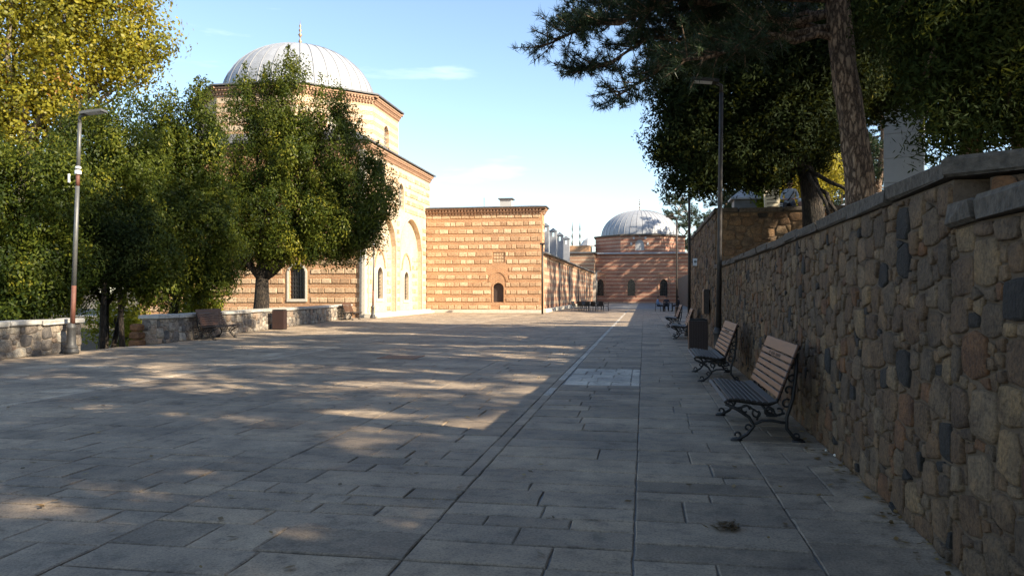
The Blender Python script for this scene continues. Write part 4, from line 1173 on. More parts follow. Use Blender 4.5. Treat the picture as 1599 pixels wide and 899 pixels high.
leafy_tree('evergreen_tree', 'sunlit evergreen tree at the left edge behind the grey lamp post', 'tree', bD,
           blobs_px([(45, 320, 1.5, 1.4, 1.7), (-40, 300, 1.7, 1.6, 2.0), (55, 425, 1.2, 1.1, 1.2), (-20, 420, 1.6, 1.4, 1.5), (95, 300, 0.9, 0.9, 1.3), (40, 480, 1.4, 1.2, .7), (-40, 480, 1.6, 1.3, .9), (100, 420, .8, .8, 1.0)], 23.5, bD),
           80000, 0.125, 0.055, 'laurel_leaf', trunk_to(bD, (bD.x, bD.y + .2, 1.6), 5, 4), 0.2, 'dark_bark', 10, 0.30, 0.55, 1.35, 24, 230, seed=5, updir=0.7)
for k, (u, d, lean, lb) in enumerate(((158, 25.5, 0.1, 'thin dark trunk left of the forked one in the wall gap'), (192, 26.5, -0.1, 'dark slender tree standing in the middle of the wall gap'), (172, 28.0, 0.5, 'leaning thin tree deep in the shade behind the wall gap'))):
    b_ = cp(u, 545, d); b_.z = -1.7
    leafy_tree('garden_tree', lb, 'tree', b_, [((lean * 2, 0, 4.6), (1.4, 1.3, 1.0)), ((lean, .4, 5.4), (1.2, 1.2, .9))], 9000, 0.12, 0.055, 'dark_leaf',
               [V(0, 0, 0), V(lean * .3, 0, 1.4), V(lean, 0, 2.8), V(lean * 1.6, 0, 4.4)], 0.11, 'dark_bark', 5, 0.35, seed=20 + k, group='thin trees behind the wall gap')
bP = cp(20, 560, 37); bP.z = -1.4
leafy_tree('plane_tree', 'large plane tree with yellow autumn leaves in the upper left corner', 'tree', bP,
           blobs_px([(130, 50, 3.6, 3.4, 3.4), (10, 80, 4.2, 3.8, 4.0), (215, 60, 1.6, 1.6, 1.5), (70, 190, 3.6, 3.0, 2.2), (195, 110, 1.8, 1.8, 1.2), (-60, 180, 3.0, 3.0, 3.0), (60, -60, 4.2, 4, 3), (180, -30, 2.6, 2.6, 2.2)], 37, bP),
           72000, 0.18, 0.13, 'yellow_leaf', trunk_to(bP, (bP.x + 0.4, bP.y, 6.0), 5, 6, 0.1), 0.45, 'pale_bark', 16, 0.6, 0.25, 0.9, 0, 60, seed=7, updir=0.0)
for k, (u, v, d, r_, lb, mt) in enumerate(((180, 505, 30, 1.1, 'bright yellow-green shrub glowing behind the wall gap', 'bright_leaf'), (300, 470, 33, 0.9, 'small shrub with pale leaves between the garden trees', 'bright_leaf'),
                                           (1225, 282, 34, 1.2, 'yellow leaved shrub behind the seated person on the terrace', 'yellow_leaf'), (1275, 270, 36, 1.3, 'yellow shrub between the two terrace trunks', 'yellow_leaf'),
                                           (1180, 318, 27, 0.45, 'low green bush beside the leaning tombstone', 'bright_leaf'))):
    b_ = cp(u, v, d); gz = b_.z - r_ * 1.1; b_.z = gz
    leafy_tree('shrub', lb, 'shrub', b_, [((0, 0, r_ * 1.1), (r_, r_ * .8, r_ * .9)), ((r_ * .6, .1, r_ * .8), (r_ * .7, r_ * .7, r_ * .6))], 5000, 0.12, 0.07, mt, [V(0, 0, min(0, 3.7 - gz if u > 900 else -0.4)), V(0, 0, .3), V(0.05, 0, r_ * .8)], 0.05, 'dark_bark', 6, 0.22, seed=40 + k)

# pines: limbs, twigs along them, needle tufts on the twigs
def pine_parts(t_, trunk, trunk_r, limbs_, seed, twigs=9, tuft=(16, 0.12, 0.009), tl=(0.5, 1.1), bark_m='pine_bark', spacing=0.11, start=0.3, upbias=0.25):
    rg = np.random.default_rng(seed); rr = random.Random(seed)
    mb = MB()
    if len(trunk) > 8: bark_tube(mb, trunk, trunk_r, rr)
    else: mb.tube(trunk, trunk_r, 14)
    mb.build('trunk', bark_m, t_, len(trunk) <= 8)
    mb = MB(); P = []; D = []
    for (l, r0) in limbs_:
        mb.tube(l, taper(r0, 0.018, len(l)), 7)
        n = len(l) - 1; L = sum((l[i + 1] - l[i]).length for i in range(n)); nt = int(twigs * L)
        for k in range(nt + 3):
            s_ = start + (1 - start) * rr.random() ** 0.8
            if k < 3: s_ = 1.0
            i = min(n - 1, int(s_ * n)); f = s_ * n - i; p = l[i].lerp(l[i + 1], min(1, f)); d0 = (l[i + 1] - l[i]).normalized()
            dv = d0 * rr.uniform(.3, 1.0) + Vector((rr.uniform(-1, 1), rr.uniform(-1, 1), rr.uniform(-.6, .6) + upbias)); dv.normalize()
            tl_ = rr.uniform(*tl) * (1.15 - 0.4 * s_); e = p + dv * tl_ + Vector((0, 0, 0.12 * tl_))
            mid = p.lerp(e, .5) + Vector((rr.uniform(-1, 1), rr.uniform(-1, 1), rr.uniform(-1, 0))) * 0.07 * tl_
            mb.tube([p, mid, e], [0.016, 0.011, 0.006], 4, False)
            m_ = max(2, int(tl_ / spacing))
            for q in range(m_):
                t2 = 0.25 + 0.75 * (q + rr.random() * .8) / m_; t2 = min(1, t2)
                pp = p.lerp(mid, t2 * 2) if t2 < .5 else mid.lerp(e, t2 * 2 - 1)
                P.append(pp + Vector((rr.gauss(0, .03), rr.gauss(0, .03), rr.gauss(0, .03)))); D.append(dv + Vector((rr.gauss(0, .5), rr.gauss(0, .5), rr.gauss(0, .5) + .2)))
    mb.build('branches', bark_m, t_, True)
    P = np.array([tuple(p) for p in P]); D = np.array([tuple(d.normalized()) for d in D])
    q, tone = needle_tufts(P, D, rg, *tuft)
    link('needles', quads_mesh('needles', q, tone, 'pine_needle', 3), t_)
    return len(P)
b1 = cp(1343, 330, 13.0); b1.z = 2.1
pine = thing('pine_tree', 'tall pine with scaly sunlit trunk leaning over the retaining wall', 'tree', b1)
tp = [cp(u, v, d) - b1 for (u, v, d) in ((1348, 330, 13.0), (1344, 300, 13.0), (1334, 220, 13.0), (1322, 140, 13.0), (1312, 60, 13.05), (1306, -20, 13.1), (1296, -160, 13.2), (1285, -340, 13.3), (1280, -560, 13.3), (1278, -800, 13.3))]
tp[0].z = -0.05
rr = random.Random(77)
lims = []
for (u0, v0), (u1, v1, d1), sag, r0 in (((1306, -10), (855, 70, 13.8), .35, .10), ((1310, 40), (965, 150, 13.4), .3, .08), ((1300, -90), (935, 5, 14.2), .2, .09), ((1312, 60), (1070, 95, 12.4), .2, .07), ((1304, -40), (1120, 30, 14.6), .1, .07),
                                         ((1298, -120), (870, -60, 13.2), .2, .09), ((1300, -100), (1020, -40, 12.2), .2, .08), ((1296, -160), (1180, -60, 11.6), .1, .07), ((1310, 20), (1200, 60, 15.2), .2, .06), ((1308, 20), (910, 110, 14.6), .3, .07),
                                         ((1305, 0), (1440, 20, 12.4), .2, .06), ((1300, -80), (1500, -40, 12.8), .2, .06), ((1302, -60), (1390, -60, 15.0), .2, .06), ((1310, 50), (1010, 60, 15.6), .2, .06), ((1304, -30), (1000, 20, 13.0), .2, .06), ((1306, 0), (890, 40, 15.0), .25, .06)):
    lims.append((limb(cp(u0, v0, 13.05) - b1, cp(u1, v1, d1) - b1, sag, rr, 7), r0))
for k in range(22):
    z = 5.5 + k * 0.36; a = rr.uniform(0, 6.28); ln = rr.uniform(1.6, 4.2) * (1 - 0.02 * k)
    s0 = min(tp, key=lambda p: abs(p.z - z)); q = s0 + Vector((math.cos(a) * ln, math.sin(a) * ln, rr.uniform(.2, 1.0)))
    lims.append((limb(s0, q, .1, rr, 5), .05))
pine_parts(pine, tp, [0.265, 0.24, 0.22, 0.21, 0.2, 0.19, 0.17, 0.15, 0.11, 0.05], lims, 8, 15, (20, 0.15, 0.014), (0.45, 1.0))
# fill of tufts in the dense heart of the overhanging crown is left to the tree behind it:
b2 = cp(1268, 350, 19.6); b2.z = 2.1
t2 = leafy_tree('evergreen_tree', 'dark dense evergreen tree with cut trunk leaning over the wall beside the pine', 'tree', b2,
    blobs_px([(1070, 185, 0.9, 1.2, 1.0), (1050, 225, .6, .8, .5), (1140, 150, 1.6, 1.5, 1.3), (1110, 245, 1.4, 1.3, 0.8), (1220, 110, 1.9, 1.6, 1.5), (1205, 215, 1.7, 1.4, 1.0), (1085, 285, 0.75, 0.8, 0.35), (1150, 60, 1.8, 1.5, 1.2), (1280, 60, 1.8, 1.5, 1.5), (1165, 270, 1.2, 1.1, .45), (1060, 110, .9, .9, .8), (1265, 190, 0.8, 1.3, .8), (1255, 240, 0.7, 0.8, .35), (1190, 265, 0.9, 0.8, .35), (1320, 120, 0.9, 1.0, .9)], 20.0, b2),
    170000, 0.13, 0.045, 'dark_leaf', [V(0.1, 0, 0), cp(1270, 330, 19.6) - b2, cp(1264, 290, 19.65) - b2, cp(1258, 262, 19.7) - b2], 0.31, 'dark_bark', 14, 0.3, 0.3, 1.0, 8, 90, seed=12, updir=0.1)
mb = MB()
for a, b, r_ in (((1262, 268, 19.5), (1340, 312, 18.6), .06), ((1266, 275, 19.5), (1312, 345, 18.4), .07), ((1262, 272, 19.4), (1300, 350, 18.3), .055)):
    l = limb(cp(*a) - b2, cp(*b) - b2, .1, rr, 6); mb.tube(l, taper(r_, r_ * .6, len(l)), 8)
mb.build('fallen_branches', 'dark_bark', t2, True)
# feathery conifers at the right edge
b3 = cp(1588, 320, 12.0); b3.z = 2.1
leafy_tree('conifer_tree', 'feathery green conifer hanging over the wall at the right edge', 'tree', b3,
    blobs_px([(1480, 60, 1.0, 1.0, 0.9), (1560, 100, 1.0, 1.0, 0.9), (1600, 20, 1.3, 1.2, 1.0), (1440, 140, 0.5, 0.6, 0.5), (1530, 190, 0.7, 0.7, 0.4), (1470, 210, 0.45, .5, 0.35), (1640, 150, 1.0, 1.0, 0.9), (1540, -60, 1.6, 1.5, 1.2), (1420, 10, .8, .8, .6)], 11.5, b3),
    60000, 0.12, 0.03, 'cedar_leaf', [V(0, 0, 0), V(0.03, 0, 1.5), V(0, 0, 3.2), V(0, 0, 6)], 0.12, 'pine_bark', 22, 0.2, 0.2, 1.3, 0, 70, seed=13, updir=-0.3)
b4 = V(10.0, 19.2, 2.1)
leafy_tree('evergreen_tree', 'dark tree filling the upper right behind the pine trunk', 'tree', b4,
    blobs_px([(1400, 70, 2.4, 2, 2.0), (1500, 40, 2.6, 2, 2.2), (1600, 90, 2.4, 2, 2.0), (1560, 160, 2.0, 1.6, 1.2), (1420, -40, 3, 2.4, 1.8), (1380, 130, 0.9, 1.0, 0.8), (1560, -60, 3, 2.4, 2)], 22.5, b4),
    75000, 0.22, 0.09, 'dark_leaf', [V(0, 0, 0), V(.1, 0, 2), V(0, 0, 5)], 0.25, 'dark_bark', 14, 0.4, 0.3, 1.0, 0, 90, seed=14)

b5 = V(10.0, 26.0, 3.7)  # added tree; its crown, out of view, is shaped to shade the broad evergreen
leafy_tree('evergreen_tree', 'very tall evergreen with unseen crown shaped to shade the broad tree, behind the feathery conifer', 'tree', b5,
    [((0, 0, 17.0), (2.6, 2.6, 4.6)), ((.5, .6, 14.0), (2.4, 2.4, 3.0)), ((-.3, -.3, 20.5), (1.6, 1.6, 2.6)), ((.8, 1.2, 11.5), (2.0, 2.0, 2.0))],
    22000, 0.42, 0.2, 'dark_leaf', [V(0, 0, 0), V(.1, 0, 5), V(0, .1, 10), V(0, 0, 16)], 0.34, 'pine_bark', 16, 0.6, 0.3, 1.2, 0, 110, seed=15)
# tall pines of the terrace (they throw the dappled shade over the square)
def shade_pine(seed, H, z0, rmax, r0, label, cat_loc):
    rr = random.Random(seed); t_ = thing('pine_tree', label, 'tree', cat_loc, 0, 'tall pines along the terrace')
    trunk = [V(rr.uniform(-.15, .15) * i, rr.uniform(-.15, .15) * i, H * i / 7.0) for i in range(8)]
    lims = []
    nl = 27
    for k in range(nl):
        f = k / (nl - 1); z = z0 + (H - z0) * f; a = k * 2.4 + rr.uniform(-.4, .4); ln = rmax * (0.45 + 0.75 * math.sin(math.pi * min(1, f * 0.8 + 0.18))) * rr.uniform(.55, 1.1) * (1 - 0.35 * f)
        i = min(6, int(z / H * 7)); s0 = trunk[i].lerp(trunk[i + 1], z / H * 7 - i)
        lims.append((limb(s0, s0 + Vector((math.cos(a) * ln, math.sin(a) * ln, rr.uniform(-.2, .9))), .2, rr, 5), 0.055))
    pine_parts(t_, trunk, taper(r0, 0.05, 8), lims, seed, 6.2, (9, 0.32, 0.055), (0.7, 1.6), spacing=0.14, start=0.2)
    return t_
SP = [(7.5, -7, 0, 2.1), (9.0, -1.0, 1, 2.1), (6.8, 3.0, 0, 2.1), (13.0, 0.0, 0, 2.1), (13.5, 14.0, 1, 2.1), (9.6, 12.6, 0, 2.1), (18.5, 24, 1, 3.7), (19, 5, 0, 2.1)]
FAR = [(7.6, 151, 2, 0), (12.0, 59, 1, 3.7), (12.5, 67, 0, 3.7), (12.0, 76, 1, 3.7), (13.0, 86, 0, 3.7), (13.0, 96, 1, 3.7), (14.0, 106, 0, 3.7), (14.0, 116, 1, 3.7), (15.5, 124, 0, 3.7), (14.5, 24.2, 1, 3.7)] + [(17 + (i % 2) * 3, y, i % 2, 3.7) for i, y in enumerate((60, 68, 75, 83, 91, 99, 107, 114, 120, 126))] + [(12, 119, 0, 3.7), (11.6, -1.2, 1, 2.1), (15.5, -2.5, 0, 2.1), (4.6, 5.6, 1, 2.1), (4.2, -1.5, 1, 2.1)]  # final pair: unseen pines added to cut sky light on the near paving
protos = {}
plabs = ['terrace pine farthest behind the camera on the right', 'terrace pine beside the camera, second row', 'terrace pine nearest the camera on the right', 
         'terrace pine far right beside the camera', 'terrace pine to the right of the dark tree', 'terrace pine right of the scaly pine trunk', 'terrace pine far back at the right edge', 'outermost terrace pine on the right']
flabs = ['green conifer rising to the right of the far grey dome', 'terrace pine behind the second lamp post', 'far terrace pine above the seated people', 'far terrace pine before the last stretch of wall', 'last pine on the far terrace',
         'far terrace pine set back behind the roof lantern', 'distant pine in the far third of the terrace', 'distant pine close before the far dome on the terrace', 'distant pine level with the far domed building', 'tall pine right of the cross wall on the upper terrace'] + ['pine of the second terrace row, number %s from the near end' % w for w in ('one', 'two', 'three', 'four', 'five', 'six', 'seven', 'eight', 'nine', 'ten')] + ['pine standing beside the far domed building on the terrace', 'terrace pine right of the camera in the middle row', 'terrace pine behind the camera in the outer row', 'pine close behind the stepped wall corner', 'pine close to the wall beside the camera']
for (x, y, k, z), lb in list(zip(SP, plabs)) + list(zip(FAR, flabs)):
    if k not in protos:
        H_, z0_, rm_, r0_ = ((19.5, 5.5, 3.8, .3), (17.0, 4.0, 4.2, .3), (11.5, 2.2, 2.8, .2))[k]
        protos[k] = shade_pine(60 + k, H_, z0_, rm_, r0_, lb, (x, y, z))
    else:
        o = dup(protos[k], lb, (x, y, z), random.Random(int(x * 10 + y)).uniform(0, 6.28))
        o['group'] = 'tall pines along the terrace'
for o in bpy.data.objects:
    if o.get('label') in (plabs[4],): o.scale = (1.25, 1.25, 1.4)
    if o.get('label') == flabs[0]: o.scale = (1.7, 1.7, 1.75)
# ------------------------------------------------------------------ benches (length along local x, seat faces local -y)
def bench_end(mb, x):
    Wt = 0.017
    T = lambda pts, r_=Wt: mb.tube([V(x, y, z) for y, z in pts], r_, 6)
    def curl(cy, cz, r0, a0, a1, rr_=0.012, n=9):
        mb.tube([V(x, cy + (r0 * (1 - .45 * i / n)) * math.cos(a0 + (a1 - a0) * i / n), cz + (r0 * (1 - .45 * i / n)) * math.sin(a0 + (a1 - a0) * i / n)) for i in range(n + 1)], rr_, 5)
    T([(-.43, .40), (-.40, .425), (-.30, .42), (-.15, .40), (.02, .385), (.10, .42), (.16, .58), (.22, .76), (.30, .965), (.335, .985)], .02)   # seat and back rail
    T([(-.42, .385), (-.30, .33), (-.18, .25), (-.13, .16), (-.20, .07), (-.28, .02), (-.35, .015)], .02)       # front leg
    T([(.30, .93), (.29, .70), (.26, .45), (.20, .26), (.20, .14), (.27, .05), (.36, .015)], .02)                # rear leg
    T([(-.14, .17), (-.05, .215), (.05, .22), (.14, .205), (.2, .2)], .016)                                       # tie
    T([(-.30, .34), (-.2, .37), (-.08, .30), (-.1, .22)], .013); T([(-.05, .38), (0, .3), (.08, .27), (.18, .3)], .013)
    for (cy, cz, r0, a0, a1) in ((-.22, .33, .05, 0, 5.5), (-.10, .29, .05, 2, 7.5), (.02, .31, .055, 0, 5.5), (.12, .32, .05, 3, 8.5), (.20, .40, .05, 1, 6.5), (.22, .54, .05, -1, 4.5), (.25, .66, .04, 1, 6), (.27, .78, .032, -1, 4),
                                 (-.30, .06, .04, -1.5, 3.5), (.30, .06, .04, 4.6, -.4), (-.19, .14, .035, 0, 5)):
        curl(cy, cz, r0, a0, a1)
    mb.box(x - .03, x + .03, -.37, -.25, -.005, .02, .004); mb.box(x - .03, x + .03, .25, .38, -.005, .02, .004)
def make_bench(label, loc, rz, L=1.95):
    t_ = thing('park_bench', label, 'bench', loc, rz, 'wooden benches with black iron ends')
    for sx in (-1, 1):
        mb = MB(); bench_end(mb, sx * (L / 2 - 0.12)); mb.build('iron_end', 'iron', t_, True)
    h = L / 2
    def slat(c, ang, w, th, name, mt):
        mb = MB(); mb.box(-h, h, -w / 2, w / 2, -th / 2, th / 2, 0.006); o = mb.build(name, mt, t_); o.location = c; o.rotation_euler = (ang, 0, 0); return o
    prof = [(-.425, .425, R(-38)), (-.375, .447, R(-6)), (-.318, .449, R(0)), (-.261, .444, R(6)), (-.204, .436, R(8)), (-.147, .428, R(8)), (-.09, .42, R(7)), (-.033, .416, R(2))]
    for (y, z, a) in prof: slat((0, y, z), -a, 0.047, 0.026, 'seat_slat', 'bench_wood_dark')
    slat((0, .045, .425), R(14), 0.085, 0.022, 'seat_slat', 'bench_wood_dark')
    dy, dz = (.30 - .10), (.985 - .45); ln = math.hypot(dy, dz); ang = math.atan2(dz, dy)
    d = 0.02; out = None
    for k in range(7):
        w = 0.062 if k < 6 else 0.135
        c = d + w / 2; y, z = .085 + dy * c / ln, .45 + dz * c / ln
        o = slat((0, y, z), ang, w, 0.026, 'back_slat', 'bench_wood')
        if k == 5: out = o
        d += w + 0.013
    mb = MB(); x = -0.42; q = random.Random(4)      # worn lettering burnt into the second board, too worn to read
    # (local board z is the face; the seat side is +z after the tilt)
    for wl in (2, 5, 6):
        for c in range(wl):
            for s_ in range(2): mb.box(x + s_ * .026, x + s_ * .026 + .009, -.017, .017, .0131, .0142)
            zz = q.choice((-.015, 0, .012)); mb.box(x, x + .034, zz - .004, zz + .004, .0131, .0144); x += .052
        x += .05
    mb.build('lettering', 'engraving', out)['kind'] = 'stuff'
    return t_
bench = make_bench('nearest bench by the stone wall, its backrest lit with a row of worn lettering', (1.27, 9.25, 0.0), R(-90))
bl = [('second bench from the camera by the stone wall, in front of the right litter bin', (1.30, 14.75, 0), R(-90)), ('third bench from the camera along the stone wall, beside the second lamp post', (1.36, 27.6, 0), R(-91)),
      ('farthest bench on the right, partly hidden behind the third bench', (1.42, 36.8, 0), R(-90)), ('left bench nearest the camera standing against the low garden wall', (-14.5, 24.35, 0), R(97)),
      ('left bench farther away near the lit corner of the domed building', (-17.0, 43.0, 0), R(98))]
for lb, loc, rz in bl: dup(bench, lb, loc, rz)

# ------------------------------------------------------------------ litter bins
def make_bin(label, loc, rz):
    t_ = thing('litter_bin', label, 'litter bin', loc, rz, 'slatted wooden litter bins'); hw, H_ = .235, .86
    mb = MB(); mb.box(-hw + .03, hw - .03, -hw + .03, hw - .03, .05, H_ - .06); mb.build('liner', 'iron', t_)
    mb = MB()
    for (a, b, c, d) in ((-hw, hw, -hw, -hw + .03), (-hw, hw, hw - .03, hw), (-hw, -hw + .03, -hw + .031, hw - .031), (hw - .03, hw, -hw + .031, hw - .031)):
        mb.box(a, b, c, d, H_ - .045, H_); mb.box(a, b, c, d, 0.0, .05)
    mb.build('rim', 'iron', t_)
    s_ = MB(); s_.box(-.031, .031, -.012, .012, 0.03, H_ - .05, .005); me = s_.mesh('slat'); me.materials.append(M['bin_wood'])
    for side in range(4):
        for k in range(7):
            a = side * math.pi / 2; x = -hw + .035 + k * (2 * hw - .07) / 6
            o = link('slat', me, t_); o.location = (math.cos(a) * x + math.sin(a) * (hw + .002), math.sin(a) * x - math.cos(a) * (hw + .002), 0); o.rotation_euler = (0, 0, a)
    return t_
bn = make_bin('dark slatted litter bin by the right stone wall behind the second bench', (1.45, 21.5, 0), 0)
dup(bn, 'brown slatted litter bin between the two left benches', (-15.45, 30.9, 0), R(8))

# ------------------------------------------------------------------ lamp posts
def lamp(label, loc, head_dir, dark=True, lean=(0, 0), H_=6.0, z0=0.0):
    t_ = thing('lamp_post', label, 'lamp post', loc, 0, 'lamp posts on both sides of the square')
    m1 = 'lamp_dark' if dark else 'lamp_grey'
    mb = MB(); mb.lathe([(.175, 0), (.175, .09), (.15, .11), (.15, .15), (.16, .17), (.135, .2), (.108, .25), (.10, .62), (.11, .65), (.12, .68), (.105, .72), (.085, .76), (.07, .80)], (0, 0, 0), 18)
    mb.build('base', m1 if dark else 'lamp_base', t_, True)
    P = lambda z: V(lean[0] * z / H_, lean[1] * z / H_, z)
    rz_ = lambda z: .062 - .018 * z / H_
    if dark:
        mb = MB(); mb.tube([P(.78), P(2.5), P(4.5), P(H_)], [rz_(.8), rz_(2.5), rz_(4.5), rz_(H_)], 14); mb.build('pole', m1, t_, True)
    else:
        for (a, b, mt, nm) in ((.78, 1.75, 'primer', 'primed_section'), (1.75, 4.3, m1, 'pole'), (4.3, 4.62, 'primer', 'primed_section'), (4.62, H_, m1, 'pole')):
            mb = MB(); mb.tube([P(a), P((a + b) / 2), P(b)], [rz_(a), rz_((a + b) / 2), rz_(b)], 14); mb.build(nm, mt, t_, True)
        for (a, b, r_) in ((4.60, 4.70, .085), (4.74, 4.80, .075)):
            mb = MB(); mb.lathe([(r_ * .9, a), (r_, a + .02), (r_ * .95, b - .02), (r_ * .85, b)], (P(a).x, P(a).y, 0), 12); mb.build('white_band', 'tape', t_, True)
        mb = MB(); mb.box(-.09, -.05, -.02, .02, 4.4, 4.62); mb.build('cable_tail', 'tape', t_)
    hd = V(*head_dir, 0).normalized(); sd = V(-hd.y, hd.x, 0); up = (Zv + hd * -0.12).normalized(); fw = (hd + Zv * .12).normalized()
    T = P(H_)
    mb = MB(); mb.tube([T - Zv * .02, T + Zv * .14, T + Zv * .2 + hd * .10], [.045, .04, .035], 10); mb.build('arm', m1, t_, True)
    mb = MB(); mb.obox(T + Zv * .22 + fw * .36, fw, sd, up, .30, .14, .03); mb.obox(T + Zv * .255 + fw * .24, fw, sd, up, .14, .10, .02)
    hh = mb.build('lamp_head', m1, t_)
    mb = MB(); mb.obox(T + Zv * .22 + fw * .40 - up * .034, fw, sd, up, .20, .11, .004); mb.build('lens', 'sign_white', hh)
    return t_
lamp('dark lamp post between the second bench and the right litter bin', (1.62, 17.55, 0), (-1, 0.0), True, (0.07, 0))
lamp('second dark lamp post on the right, carrying the white sign', (1.64, 28.9, 0), (-1, 0.0), True)
lamp('farthest dark lamp post on the right in front of the far dome', (2.0, 48.5, 0), (-1, 0.0), True)
lamp('grey lamp post with rust red patches and white bands beside the left wall end', (-14.5, 17.55, 0), (1, 0.1), False, (0.24, 0), 5.92)
lamp('grey lamp post standing before the lit side of the domed building', (-16.75, 46.0, 0), (1, 0), False, (0.1, 0), 6.0)
# slim posts farther away
for (u, vb, d, H_, lb, mt) in ((847, 490, 57.5, 5.2, 'slim dark post at the right corner of the brick block', 'lamp_dark'), (931.5, 474, 112, 4.8, 'thin pale street light before the far left arched window', 'lamp_grey')):
    b_ = cp(u, vb, d); b_.z = 0
    t_ = thing('slim_post', lb, 'post', b_)
    mb = MB(); mb.tube([V(0, 0, 0), V(0, 0, H_)], .075 if d < 100 else .09, 8); mb.build('pole', mt, t_, True)
    mb = MB(); mb.obox(V(.25 if d > 100 else 0, 0, H_ + .05), V(1, 0, 0), V(0, 1, 0), Zv, .4 if d > 100 else .17, .12, .07); mb.build('lamp_head', mt, t_)

# ------------------------------------------------------------------ sign and wall boxes
sg = thing('direction_sign', 'small white direction sign with dark marks fixed to the second lamp post', 'sign', (1.92, 28.6, 2.55), R(4), None)
mb = MB(); mb.box(-.17, .17, -.012, .012, 0, .27, .005); mb.build('panel', 'sign_white', sg)
mb = MB(); mb.addmesh([(-.14, -.0135, .15), (-.08, -.0135, .21), (-.08, -.0135, .17), (-.03, -.0135, .17), (-.03, -.0135, .13), (-.08, -.0135, .13), (-.08, -.0135, .09)], [(0, 6, 5, 4, 3, 2, 1)])
for (a, b, z) in ((.0, .14, .19), (.0, .11, .14), (.0, .13, .09)): mb.box(a, b, -.0145, -.0125, z - .014, z + .014)
mb.build('arrow_and_text', 'sign_ink', sg)
mb = MB(); mb.tube([V(-.28, .05, .13), V(-.1, .03, .13)], .015, 6); mb.build('bracket', 'iron', sg)
bx_ = thing('wall_cabinet', 'dark metal cabinet hung on the stone wall beyond the litter bin', 'cabinet', (1.80, 23.2, 0.95))
mb = MB(); mb.box(-.08, .06, -.28, .28, 0, .72, .01); mb.build('body', 'lamp_dark', bx_)
mb = MB(); mb.box(-.092, -.081, -.25, .25, .04, .68, .003); dd = mb.build('door', 'iron', bx_)
mb = MB(); mb.box(-.105, -.093, .17, .2, .3, .42, .002); mb.build('handle', 'lamp_grey', dd)
cvr = thing('manhole_cover', 'rusty rectangular cover set in the middle of the paving', 'manhole cover', (-5.8, 17.9, 0.006))
mb = MB(); mb.box(-.42, .42, -.42, .42, -.03, .008, .004); mb.build('plate', 'rusty_cover', cvr)
for s_ in (-1, 1):
    mb = MB(); mb.box(s_ * .43 - .03, s_ * .43 + .03, -.46, .46, -.03, .012, .003); mb.build('rim', 'rusty_cover', cvr)
dn = thing('drain_grate', 'dark drain grate in the paving before the brick block', 'drain', (-7.1, 36.3, 0.006))
mb = MB(); mb.box(-.6, .6, -.3, .3, -.03, .006, .003); mb.build('frame', 'drain_iron', dn)
s_ = MB(); s_.box(-.02, .02, -.25, .25, 0.0061, .016); me = s_.mesh('bar'); me.materials.append(M['drain_iron'])
for k in range(12): o = link('bar', me, dn); o.location = (-.52 + k * .095, 0, 0)

# ------------------------------------------------------------------ things on the terrace
ts = thing('tombstone', 'pale upright tombstone leaning slightly on the upper terrace', 'tombstone', (3.86, 24.2, 3.70))
mb = MB(); mb.box(-.23, .21, -.06, .06, 0, 1.16, .03); o = mb.build('slab', 'tomb_stone', ts); o.rotation_euler = (0, R(-4), 0)
mb = MB()
for k in range(6): mb.box(-.17, .15, -.066, -.0605, .45 + k * .11, .475 + k * .11)
mb.build('carved_lines', 'coping_stone', o)
mb = MB(); mb.box(-.4, .4, -.25, .25, -.05, .12, .02); mb.build('base', 'tomb_stone', ts)
rl = thing('roof_lantern', 'small grey lantern with pyramid lead roof above the terrace wall', 'lantern', (cp(1162, 320, 27).x, cp(1162, 320, 27).y, 3.7))
mb = MB(); mb.box(-.38, .38, -.38, .38, 0, 1.1, .01); mb.build('body', 'lead_dark', rl)
mb = MB(); mb.box(-.5, .5, -.5, .5, 1.101, 1.17, .01); mb.lathe([(.70, 1.171), (.02, 1.55)], (0, 0, 0), 4, math.pi / 4); mb.build('roof', 'lead', rl)
wt = thing('white_tomb', 'tall white marble tomb pillar showing through the terrace trees', 'tomb', (cp(1412, 300, 27).x, cp(1412, 300, 27).y, 3.7), R(-20))
mb = MB()
for k in range(6): mb.box(-.62, .62, -.5, .5, k * .85, k * .85 + .842, .012)
mb.build('shaft', 'white_plaster', wt)
mb = MB(); mb.box(-.8, .8, -.66, .66, -.1, .16, .02); mb.build('base', 'white_plaster', wt)
mb = MB(); mb.box(-.78, .78, -.64, .64, 5.101, 5.35, .02); mb.lathe([(.9, 5.351), (.02, 6.1)], (0, 0, 0), 4, math.pi / 4); mb.build('cap', 'lead', wt)
hb = thing('garden_house', 'low pale outbuilding with grey lead roof behind the pine trunk', 'building', (cp(1372, 300, 38).x, cp(1372, 300, 38).y, 3.7))
mb = MB(); mb.box(-2.6, 2.6, 0, 3, 0, 1.75); mb.build('wall', 'white_plaster', hb)
mb = MB(); mb.box(-2.9, 2.9, -.3, 3.3, 1.751, 1.9, .02); mb.lathe([(3.4, 1.901), (.3, 3.0)], (0, 1.5, 0), 4, math.pi / 4); mb.build('roof', 'lead', hb)

